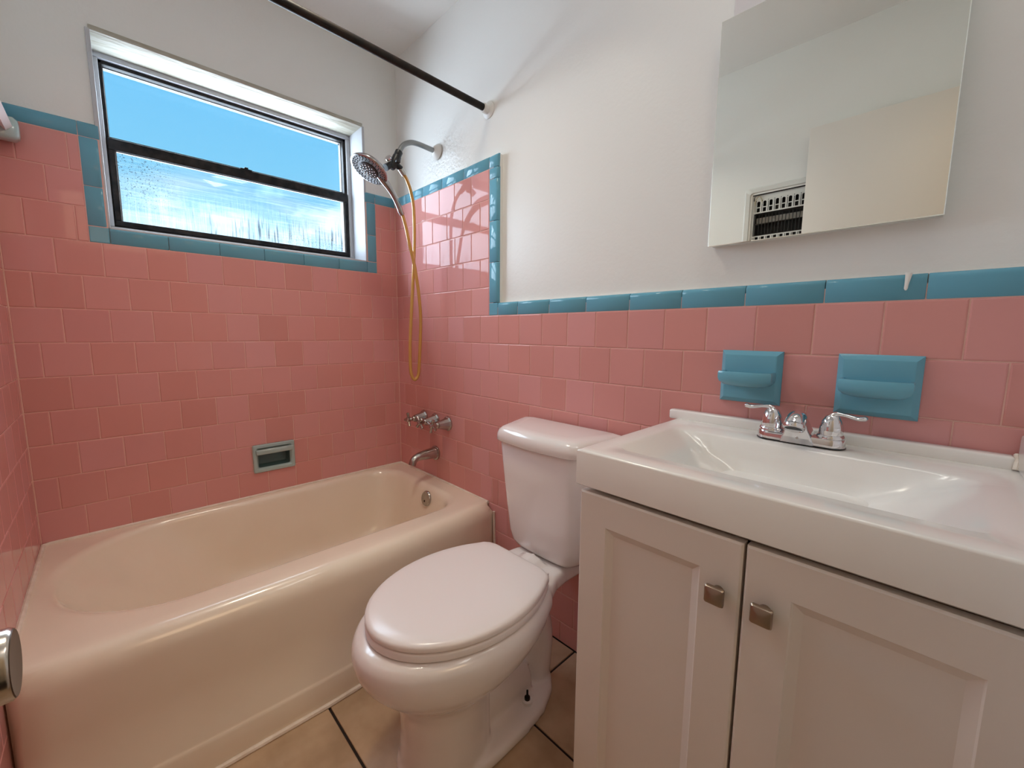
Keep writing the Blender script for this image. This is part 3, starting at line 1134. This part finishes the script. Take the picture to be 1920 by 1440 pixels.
bm = nbox(-0.0300, -0.004, -2.078, -1.486, TZ - 0.003, TZ + 0.022, 0.005, 3)
obj('backsplash', bm, 'marble', top)
bm = nbox(-0.450, -0.012, -2.114, -2.081, TZ - 0.001, TZ + 0.060, 0.006, 3)
obj('side_splash', bm, 'marble', top)
bm = bmesh.new()
lathe(bm, [(0.022, 0.0), (0.022, 0.003), (0.016, 0.004), (0.010, 0.002), (0.0, 0.002)], (-0.255, -1.795, 0.8018), (0, 0, 1), 20)
obj('drain', bm, 'chrome', top)
bm = bmesh.new()
tube(bm, [(-0.034, -2.079, TZ + 0.002), (-0.03, -2.080, TZ + 0.012), (-0.012, -2.080, TZ + 0.023)], 0.004, 8)
obj('sealant', bm, 'caulk', top)

# ---------------------------------------------------------------- sink faucet
FXc, FYc = -0.078, -1.788
fau = thing('sink_faucet', 'chrome two handle faucet on the white vanity top under the blue soap dishes', 'faucet', (FXc, FYc, TZ))


def stadium(ins, z, hl=0.077, hd=0.026):
    rr = rrect(FXc - hd + ins, FXc + hd - ins, FYc - hl + ins, FYc + hl - ins, hd - ins - 0.0005, 8)
    return [(x, y, z) for x, y in rr]


bm = bmesh.new()
loft(bm, [stadium(0.001, TZ), stadium(0.0, TZ + 0.001), stadium(0.0, TZ + 0.0025)])
obj('gasket', bm, 'black', fau)
bm = bmesh.new()
loft(bm, [stadium(0.001, TZ + 0.0025), stadium(0.0012, TZ + 0.014), stadium(0.003, TZ + 0.018), stadium(0.007, TZ + 0.0195)])
obj('base_plate', bm, 'chrome', fau)
# wedge body rising to the spout
sec = []
for s, z, hy, xf, xb in ((0, TZ + 0.002, 0.030, FXc - 0.0275, FXc + 0.022), (1, TZ + 0.018, 0.024, FXc - 0.032, FXc + 0.020), (2, TZ + 0.034, 0.018, FXc - 0.037, FXc + 0.012), (3, TZ + 0.050, 0.0145, FXc - 0.040, FXc - 0.004)):
    rr = rrect(xf, xb, FYc - hy, FYc + hy, 0.005, 4)
    sec.append([(x, y, z) for x, y in rr])
bm = loft(bmesh.new(), sec)
sb = obj('spout_body', bm, 'chrome', fau, sharp=40)
bm = bmesh.new()
lathe(bm, [(0.0032, 0.0), (0.0032, 0.003), (0.002, 0.004)], (FXc - 0.0285, FYc - 0.002, TZ + 0.014), (-1, 0, 0.25), 12)
obj('lift_hole', bm, 'chrome_worn', sb)
bm = bmesh.new()
p_ = smooth_path([(FXc + 0.006, FYc, TZ + 0.038), (FXc - 0.008, FYc, TZ + 0.051), (FXc - 0.028, FYc, TZ + 0.0545), (FXc - 0.046, FYc, TZ + 0.048), (FXc - 0.056, FYc, TZ + 0.040)], 5)
n_ = len(p_)
rad = [0.0105 + 0.0075 * min(1, i / (n_ * 0.6)) for i in range(n_)]
tube(bm, p_, rad, 24)
sp = obj('spout_head', bm, 'chrome', fau)
bm = bmesh.new()
ax_ = (-0.52, 0, -0.85)
lathe(bm, [(0.0186, -0.002), (0.0188, 0.003), (0.0178, 0.006), (0.0150, 0.0065), (0.0142, 0.004)], (FXc - 0.0545, FYc, TZ + 0.0412), ax_, 24)
ae = obj('aerator', bm, 'chrome', sp)
bm = bmesh.new()
lathe(bm, [(0.0143, 0.0035), (0.0143, 0.0045), (0.0, 0.0045)], (FXc - 0.0545, FYc, TZ + 0.0412), ax_, 20)
obj('outlet', bm, 'black', sp)['label'] = 'dark round water outlet'
for s in (1, -1):
    hy = FYc + s * 0.051
    bm = bmesh.new()
    lathe(bm, [(0.023, 0.0185), (0.023, 0.022), (0.021, 0.025), (0.0195, 0.025), (0.0200, 0.030), (0.0195, 0.040), (0.0165, 0.052), (0.011, 0.062), (0.004, 0.067), (0, 0.0675)],
          (FXc, hy, TZ), (0, 0, 1), 24)
    hb = obj('handle', bm, 'chrome', fau, sharp=50)
    bm = bmesh.new()
    pth = smooth_path([(FXc, hy - s * 0.006, TZ + 0.056), (FXc, hy + s * 0.006, TZ + 0.0665), (FXc - 0.002, hy + s * 0.022, TZ + 0.066), (FXc - 0.006, hy + s * 0.040, TZ + 0.063), (FXc - 0.009, hy + s * 0.053, TZ + 0.066)], 6)
    n_ = len(pth)
    rad = [0.009 - 0.0045 * min(1, 2.2 * i / (n_ - 1)) + 0.004 * max(0, (i / (n_ - 1) - 0.55)) for i in range(n_)]
    rad[-1] = 0.003
    tube(bm, pth, rad, 12, flat=(0.75, (0, 0, 1)))
    obj('lever', bm, 'chrome', hb)


# ---------------------------------------------------------------- soap dishes
def soap_dish(ya, yb, label):
    t_ = thing('soap_dish', label, 'soap dish', (0, (ya + yb) / 2, 1.005), 'blue ceramic soap dishes above the sink')
    z0, z1 = 0.944, 1.067
    bm = bmesh.new()

    def rc(ins, x):
        return [(x, ya + ins, z0 + ins), (x, yb - ins, z0 + ins), (x, yb - ins, z1 - ins), (x, ya + ins, z1 - ins)]
    loft(bm, [rc(0, 0.001), rc(0, -0.003), rc(0.0015, -0.005), rc(0.010, -0.0135), rc(0.013, -0.0145)])
    obj('back_plate', bm, 'dish', t_, sharp=25)
    # tray: half-boat sticking out of the plate
    bm = bmesh.new()
    yc, hw = (ya + yb) / 2, (yb - ya) / 2 - 0.009

    def plan(x_out, h, z, xb=-0.010):
        rr = rrect(-x_out, -xb, -h, h, (0.001, 0.001, 0.001, 0.001), 2)
        o_ = []
        n_ = 14
        o_.append((xb, yc - h, z))
        for k in range(n_ + 1):
            s = -1 + 2 * k / n_
            x_ = -x_out + (0.010 * abs(s) ** 3)
            o_.append((x_, yc + h * s, z))
        o_.append((xb, yc + h, z))
        return o_
    zt_ = 1.0195
    loft(bm, [plan(0.040, hw - 0.022, 0.984), plan(0.052, hw - 0.010, 0.988), plan(0.061, hw - 0.002, 0.996), plan(0.0635, hw, 1.004),
              plan(0.0635, hw, zt_ - 0.004), plan(0.0620, hw - 0.0015, zt_), plan(0.0575, hw - 0.006, zt_), plan(0.0555, hw - 0.008, zt_ - 0.006),
              plan(0.052, hw - 0.012, zt_ - 0.012)])
    tr = obj('tray', bm, 'dish', t_, sharp=40)
    bm = bmesh.new()
    for k in range(3):
        y_ = yc + (k - 1) * 0.026
        tube(bm, [(-0.020, y_, zt_ - 0.0105), (-0.048, y_, zt_ - 0.0105)], 0.003, 8)
    obj('drain_rib', bm, 'dish', tr)
    return t_


soap_dish(-1.731, -1.602, 'blue ceramic soap dish on pink tile, nearer the toilet, behind the left faucet handle')
soap_dish(-1.957, -1.829, 'blue ceramic soap dish on pink tile, farther from the toilet, behind the right faucet handle')

rs = thing('recessed_soap_dish', 'greenish recessed soap dish with grab bar in the pink wall above the tub', 'soap dish', (-0.608, 0, 0.565))
bm = bmesh.new()
sx0, sx1, sz0, sz1 = -0.689, -0.527, 0.505, 0.625
rgs = []
for ins, y in ((0, 0.001), (0, -0.006), (0.003, -0.010), (0.013, -0.010), (0.017, -0.006), (0.020, -0.001)):
    rr = rrect(sx0 + ins, sx1 - ins, sz0 + ins, sz1 - ins, 0.006, 4)
    rgs.append([(x, y, z) for x, z in rr])
loft(bm, rgs, False, False)
obj('rim', bm, 'dish_pale', rs, sharp=30)
# pocket sunk into the wall
bm = bmesh.new()
rgs = []
for ins, y, dz in ((0.0155, -0.003, 0), (0.0175, 0.004, 0), (0.0185, 0.036, 0.006), (0.024, 0.046, 0.010), (0.034, 0.050, 0.012)):
    rr = rrect(sx0 + ins, sx1 - ins, sz0 + ins, sz1 - ins, 0.008, 4)
    rgs.append([(x, y, z) for x, z in rr])
loft(bm, rgs, False, True)
obj('pocket', bm, 'dish_pocket', rs)['label'] = 'dark sunken pocket'
bm = bmesh.new()
rr = rrect(-0.016, 0.002, -0.011, 0.011, 0.006, 4)
zb_ = 0.596
loft(bm, [[(sx0 + 0.010 + e, -0.012 + a_ * k_, zb_ + b_ * k_) for a_, b_ in rr] for e, k_ in ((0, 0.8), (0.004, 1), (0.142 - 0.006, 1), (0.142, 0.8))])
obj('grab_bar', bm, 'dish_pale', rs, sharp=50)

# ---------------------------------------------------------------- shower curtain rod, towel bar
rod = thing('shower_rod', 'dark bronze shower curtain rod running from wall to wall above the tub', 'shower rod', (-0.65, -0.69, 1.946))
bm = bmesh.new()
tube(bm, [(LX - 0.004, -0.69, 1.972), (-0.9, -0.69, 1.964), (-0.45, -0.69, 1.956), (0.004, -0.69, 1.946)], 0.0125, 16)
obj('pole', bm, 'rod', rod)
for x_, d_, z_ in ((PX, -1, 1.946), (LX - PR, 1, 1.972)):
    bm = bmesh.new()
    lathe(bm, [(0.031, 0.0), (0.031, 0.004), (0.026, 0.008), (0.018, 0.010), (0.0165, 0.030), (0.0128, 0.031)], (x_, -0.69, z_), (d_, 0, 0), 24)
    fl = obj('flange', bm, 'flange', rod)
    bm = bmesh.new()
    lathe(bm, [(0.005, 0.012), (0.005, 0.021), (0.003, 0.022), (0, 0.022)], (x_ + d_ * 0.022, -0.69, z_), (0, -1, -0.3), 10)
    obj('set_screw', bm, 'flange', fl)

tb = thing('towel_bar', 'pale square towel bar in a ceramic bracket on the left tiled wall', 'towel bar', (LX, -0.3, 1.68))
for yy in (-0.035, -0.66):
    bm = bmesh.new()
    rgs = []
    for x_, hy, z0_, z1_, r_ in ((LX - 0.001, 0.030, 1.638, 1.722, 0.010), (LX + 0.006, 0.030, 1.638, 1.722, 0.012), (LX + 0.012, 0.025, 1.644, 1.716, 0.012), (LX + 0.030, 0.022, 1.648, 1.712, 0.012),
                             (LX + 0.062, 0.022, 1.648, 1.712, 0.012), (LX + 0.070, 0.018, 1.654, 1.706, 0.012), (LX + 0.0725, 0.012, 1.662, 1.698, 0.010)):
        rr = rrect(yy - hy, yy + hy, z0_, z1_, r_, 5)
        rgs.append([(x_, a_, b_) for a_, b_ in rr])
    loft(bm, rgs)
    obj('bracket', bm, 'dish_pale', tb, sharp=50)
bm = bmesh.new()
rr = [(0.0, 0.0135), (0.0135, 0.0), (0.0, -0.0135), (-0.0135, 0.0)]
loft(bm, [[(LX + 0.047 + a_, y_, 1.682 + b_) for a_, b_ in rr] for y_ in (-0.052, -0.645)])
obj('bar', bm, 'white_plastic', tb, sharp=20)

# ---------------------------------------------------------------- shower head
SY = -0.347
sh = thing('handheld_shower', 'round handheld shower head with golden hose hanging from a grey bent pipe on the wall', 'shower head', (PX, SY, 1.893))
bm = bmesh.new()
lathe(bm, [(0.034, 0.0), (0.033, 0.003), (0.024, 0.014), (0.017, 0.021), (0.0115, 0.023)], (PX - 0.004, SY, 1.893), (-1, 0, 0.05), 28)
obj('wall_flange', bm, 'flange', sh)
bm = bmesh.new()
tube(bm, smooth_path([(PX, SY, 1.892), (-0.040, SY, 1.896), (-0.078, SY, 1.897), (-0.107, SY, 1.893), (-0.134, SY, 1.880), (-0.152, SY, 1.862), (-0.167, SY, 1.835)], 5), 0.0105, 16)
obj('arm', bm, 'arm', sh)
bm = bmesh.new()
lathe(bm, [(0.013, 0.0), (0.0155, 0.003), (0.0155, 0.020), (0.013, 0.024)], (-0.164, SY, 1.842), (-0.45, 0, -0.9), 16)
lathe(bm, [(0.012, 0.0), (0.0175, 0.004), (0.0185, 0.030), (0.015, 0.040), (0.012, 0.058), (0.008, 0.064)], (-0.173, SY, 1.822), (-0.42, 0, -0.91), 16)
tube(bm, [(-0.190, SY, 1.792), (-0.160, SY - 0.004, 1.772)], [0.013, 0.012], 14)
tube(bm, [(-0.196, SY + 0.005, 1.786), (-0.228, SY, 1.762)], [0.012, 0.014], 14)
box(bm, -0.194, -0.176, SY - 0.030, SY - 0.012, 1.785, 1.797, 0.003)
dv = obj('diverter', bm, 'black', sh)
bm = bmesh.new()
lathe(bm, [(0.010, 0.0), (0.013, 0.004), (0.013, 0.010), (0.0, 0.012)], (-0.214, SY - 0.006, 1.795), (-0.75, -0.4, 0.5), 16)
obj('diverter_cap', bm, 'chrome', dv)
bm = bmesh.new()
tube(bm, [(-0.166, SY - 0.003, 1.775), (-0.147, SY - 0.004, 1.752)], [0.0115, 0.0105], 14)
obj('hose_nut', bm, 'chrome_worn', sh)
hn = Vector((-0.50, -0.06, -0.862)).normalized()
hc = Vector((-0.297, SY, 1.738))
bm = bmesh.new()
lathe(bm, [(0.0, -0.032), (0.022, -0.031), (0.045, -0.025), (0.064, -0.013), (0.0735, -0.002), (0.0745, 0.003), (0.072, 0.006), (0.066, 0.0065), (0.0, 0.0055)], hc, hn, 40)
hd = obj('spray_head', bm, 'head_chrome', sh, sharp=60)
bm = bmesh.new()
lathe(bm, [(0.038, 0.006), (0.038, 0.009), (0.035, 0.0105), (0.0, 0.0095)], hc, hn, 32)
obj('spray_face', bm, 'rubber', hd)
bm = bmesh.new()
u_ = hn.orthogonal().normalized()
v_ = hn.cross(u_)
for rr_, cnt in ((0.064, 30), (0.056, 26), (0.048, 22)):
    for k in range(cnt):
        a = 2 * PI * k / cnt + rr_ * 40
        c_ = hc + (u_ * math.cos(a) + v_ * math.sin(a)) * rr_
        lathe(bm, [(0.0024, 0.004), (0.0022, 0.0085), (0.0, 0.009)], c_, hn, 6)
nz = obj('nozzles', bm, 'black', hd)
nz['kind'] = 'stuff'
bm = bmesh.new()
for rr_, cnt in ((0.030, 14), (0.020, 9), (0.010, 5)):
    for k in range(cnt):
        a = 2 * PI * k / cnt
        c_ = hc + (u_ * math.cos(a) + v_ * math.sin(a)) * rr_
        lathe(bm, [(0.003, 0.008), (0.0026, 0.0125), (0.0, 0.013)], c_, hn, 6)
nz = obj('inner_nozzles', bm, 'chrome', hd)
nz['kind'] = 'stuff'
bm = bmesh.new()
pth = smooth_path([(-0.262, SY - 0.006, 1.733), (-0.240, SY - 0.006, 1.708), (-0.215, SY - 0.006, 1.682), (-0.190, SY - 0.006, 1.648), (-0.170, SY - 0.006, 1.610)], 6)
n_ = len(pth)
tube(bm, pth, [0.018 - 0.006 * min(1, i / (n_ * 0.6)) for i in range(n_)], 16)
obj('grip', bm, 'head_chrome', sh)
bm = bmesh.new()
tube(bm, [(-0.172, SY - 0.006, 1.616), (-0.168, SY - 0.006, 1.603), (-0.160, SY - 0.006, 1.590)], [0.0125, 0.012, 0.010], 14)
obj('hose_nut', bm, 'chrome_worn', sh)
pth = [(-0.150, SY - 0.004, 1.756, 0), (-0.132, SY - 0.002, 1.735, 0), (-0.112, SY + 0.002, 1.690, 0), (-0.098, SY + 0.006, 1.618, 0), (-0.097, SY + 0.010, 1.472, 0), (-0.106, SY + 0.014, 1.307, 0),
       (-0.117, SY + 0.014, 1.177, 0), (-0.127, SY + 0.012, 1.046, 0), (-0.131, SY + 0.006, 0.945, 0), (-0.1275, SY, 0.908, 0), (-0.1165, SY - 0.004, 0.894, 0), (-0.1035, SY - 0.008, 0.909, 0), (-0.098, SY - 0.010, 0.945, 0),
       (-0.090, SY - 0.012, 1.068, 0), (-0.086, SY - 0.012, 1.178, 0), (-0.095, SY - 0.012, 1.286, 0), (-0.111, SY - 0.010, 1.392, 0), (-0.130, SY - 0.008, 1.472, 0),
       (-0.146, SY - 0.006, 1.547, 0), (-0.162, SY - 0.006, 1.598, 0)]
bm = bmesh.new()
tube(bm, smooth_path([q[:3] for q in pth], 8), 0.0072, 12)
obj('hose', bm, 'hose', sh)

# ---------------------------------------------------------------- tub valves and spout
for i, (yy, lab) in enumerate(((-0.435, 'worn chrome tub valve with cross handle, nearest the toilet of the three'),
                               (-0.335, 'worn chrome tub valve with cross handle, middle one of the three'),
                               (-0.235, 'worn chrome tub valve with cross handle, nearest the window wall of the three'))):
    t_ = thing('tub_valve', lab, 'faucet', (0, yy, 0.690), 'tub valves on the pink tile')
    c0 = Vector((0.0, yy, 0.690))
    bm = bmesh.new()
    # octagonal bell escutcheon
    lathe(bm, [(0.034, 0.0), (0.034, 0.004), (0.029, 0.009), (0.0255, 0.020), (0.019, 0.045), (0.0165, 0.056), (0.0, 0.057)], c0, (-1, 0, 0), 10)
    obj('escutcheon', bm, 'chrome_worn', t_, sharp=20)
    bm = bmesh.new()
    lathe(bm, [(0.013, 0.056), (0.0135, 0.060), (0.0115, 0.064), (0.0085, 0.066), (0.0085, 0.074), (0.012, 0.077), (0.012, 0.094), (0.007, 0.098), (0.0, 0.098)], c0, (-1, 0, 0), 14)
    obj('stem', bm, 'chrome_worn', t_)
    bm = bmesh.new()
    hx = c0 + Vector((-0.086, 0, 0))
    for k in range(4):
        a = PI / 2 * k + 0.35 + 0.5 * i
        d_ = Vector((0, math.cos(a), math.sin(a)))
        tube(bm, [hx + d_ * 0.008, hx + d_ * 0.024, hx + d_ * 0.031, hx + d_ * 0.033], [0.0055, 0.0065, 0.0078, 0.004], 10)
    obj('cross_handle', bm, 'chrome_worn', t_)

t_ = thing('tub_spout', 'worn chrome tub spout on the pink tile below the three valves', 'spout', (0, -0.335, 0.535))
bm = bmesh.new()
pth = smooth_path([(0.0, -0.335, 0.532), (-0.02, -0.335, 0.533), (-0.06, -0.335, 0.533), (-0.098, -0.335, 0.531), (-0.122, -0.335, 0.519), (-0.131, -0.335, 0.498)], 5)
n_ = len(pth)
tube(bm, pth, [0.031 - 0.0135 * min(1, i / (n_ * 0.62)) for i in range(n_)], 16)
sp = obj('spout', bm, 'chrome_worn', t_)
bm = bmesh.new()
lathe(bm, [(0.034, 0.0), (0.0345, 0.004), (0.0335, 0.009), (0.029, 0.010)], (0.0, -0.335, 0.532), (-1, 0, 0), 20)
obj('collar', bm, 'chrome_worn', t_)

# ---------------------------------------------------------------- mirror, plate above it
mir = thing('medicine_cabinet_mirror', 'frameless rectangular mirror hanging on the white wall above the sink', 'mirror', (PX, -1.752, 1.575))
my0, my1, mz0, mz1 = -1.957, -1.551, 1.318, 1.822
bm = nbox(-0.0035, PX + 0.001, my0 + 0.002, my1 - 0.002, mz0 + 0.002, mz1 - 0.002)
obj('backing', bm, 'heater', mir, smooth=False)
bm = bmesh.new()
def rc2(ins, x):
    return [(x, my0 + ins, mz0 + ins), (x, my1 - ins, mz0 + ins), (x, my1 - ins, mz1 - ins), (x, my0 + ins, mz1 - ins)]
loft(bm, [rc2(0, -0.0035), rc2(0, -0.0075), rc2(0.0012, -0.0085)])
obj('glass', bm, 'mirror', mir, smooth=False)
bm = nbox(0.020, PX + 0.001, -1.950, -1.567, 1.829, 1.935, 0.001, 1)
tag(obj('wall_plate', bm, 'plate', loc=(PX, -1.75, 1.88), smooth=False), 'flat pale grey plate on the wall just above the mirror', 'plate')

# ---------------------------------------------------------------- wall heater on the left wall (seen in the mirror)
ht = thing('wall_heater', 'white recessed electric wall heater with dark grille on the left wall, seen in the mirror', 'heater', (LX, -1.44, 1.62))
XW = LX - PR
bm = bmesh.new()
rgs = []
for ins, x in ((-0.034, XW), (-0.034, XW + 0.003), (-0.028, XW + 0.008), (-0.010, XW + 0.006), (0.0, XW - 0.010), (0.003, XW - 0.012)):
    rr = rrect(HY0 + ins, HY1 - ins, HZ0 + ins, HZ1 - ins, 0.014, 4)
    rgs.append([(x, a_, b_) for a_, b_ in rr])
loft(bm, rgs, False, False)
obj('frame', bm, 'heater', ht, sharp=40)
bm = nbox(XW - 0.070, XW - 0.066, HY0, HY1, HZ0, HZ1)
box(bm, XW - 0.066, XW - 0.002, HY0, HY1, HZ1 - 0.003, HZ1)
box(bm, XW - 0.066, XW - 0.002, HY0, HY1, HZ0, HZ0 + 0.003)
obj('cavity', bm, 'heater_dark', ht, smooth=False)
gx = XW - 0.012
gy1 = -1.253
bm = bmesh.new()
def plate(ya, yb, za, zb):
    box(bm, gx - 0.002, gx, ya, yb, za, zb)
plate(HY0, HY1, 1.768, HZ1)               # top band
plate(gy1, HY1, HZ0, HZ1)                 # side band
per = 0.027
nper = 14
for za, zm, zb, arch in ((1.712, 1.732, 1.768, True), (1.545, 1.572, 1.592, False)):
    plate(HY0, gy1, za - 0.006, za)
    if not arch:
        plate(HY0, gy1, zb, zb + 0.005)
    for k in range(nper):
        y1_ = gy1 - k * per
        plate(y1_ - 0.0055, y1_ - 0.0015 - 0.0005, za, zb)        # bar beside the narrow slot
        plate(y1_ - 0.0115, y1_ - 0.0085, za, zb)
        plate(y1_ - 0.0285, y1_ - 0.0255, za, zb)
        plate(y1_ - 0.0270, y1_ - 0.0100, zm, zm + 0.004)
        if arch:
            # scalloped head of the arch
            yc_, r_ = y1_ - 0.0185, 0.0072
            pr_ = None
            for q in range(9):
                a = PI * q / 8
                cur = (yc_ + r_ * math.cos(a), 1.756 + r_ * math.sin(a))
                if pr_ is not None:
                    v = [bm.verts.new(c_) for c_ in ((gx, pr_[0], pr_[1]), (gx, cur[0], cur[1]), (gx, cur[0], 1.769), (gx, pr_[0], 1.769))]
                    bm.faces.new(v)
                pr_ = cur
            plate(y1_ - 0.0090, y1_ - 0.0045, 1.760, 1.763)
obj('grille', bm, 'heater', ht, smooth=False)
bm = nbox(XW - 0.050, XW - 0.044, HY0, gy1 - 0.004, 1.664, 1.690)
box(bm, XW - 0.050, XW - 0.044, HY0, gy1 - 0.004, 1.602, 1.606)
obj('element_bar', bm, 'heater_grey', ht, smooth=False)
for k in range(26):
    bm = bmesh.new()
    y_ = gy1 - 0.008 - k * 0.0145
    tube(bm, [(gx - 0.008, y_, 1.597), (gx - 0.008, y_, 1.706)], 0.0018, 6)
    obj('guard_wire', bm, 'wire', ht)
bm = bmesh.new()
for z_ in (1.600, 1.655, 1.702):
    tube(bm, [(gx - 0.008, HY0, z_), (gx - 0.008, gy1 - 0.002, z_)], 0.0022, 6)
obj('cross_wire', bm, 'wire', ht)
bm = bmesh.new()
tube(bm, smooth_path([(gx - 0.004, -1.254, 1.745), (gx + 0.006, -1.258, 1.768), (gx + 0.008, -1.272, 1.785), (gx + 0.006, -1.282, 1.778), (gx - 0.004, -1.287, 1.752)], 5), 0.0016, 8)
obj('loose_cable', bm, 'cable', ht)

# ---------------------------------------------------------------- door with knob
door = bpy.data.objects.new('door_1', None)
link(door)
door.location = (-1.244, -2.10, 0.0)
struct(door)
bm = nbox(-1.261, -1.227, -2.105, -1.482, 0.012, 2.008, 0.002)
dl = obj('door_leaf', bm, 'door', door)
bm = bmesh.new()
kc = Vector((-1.227, -1.548, 0.8745))
lathe(bm, [(0.032, 0.0), (0.032, 0.005), (0.029, 0.008), (0.012, 0.010), (0.011, 0.022), (0.018, 0.026), (0.0238, 0.033), (0.0248, 0.040), (0.0240, 0.0725), (0.0228, 0.0742), (0.0215, 0.0730), (0.0, 0.0728)], kc, (1, 0, 0), 40)
kn = obj('door_knob', bm, 'knob', door, sharp=35)
bm = bmesh.new()
lathe(bm, [(0.0226, 0.0738), (0.0220, 0.0747), (0.012, 0.0743), (0.0, 0.0742)], kc, (1, 0, 0), 32)
obj('knob_face', bm, 'knob_face', kn)['label'] = 'hollowed knob end with a dark reflection put into its colour'
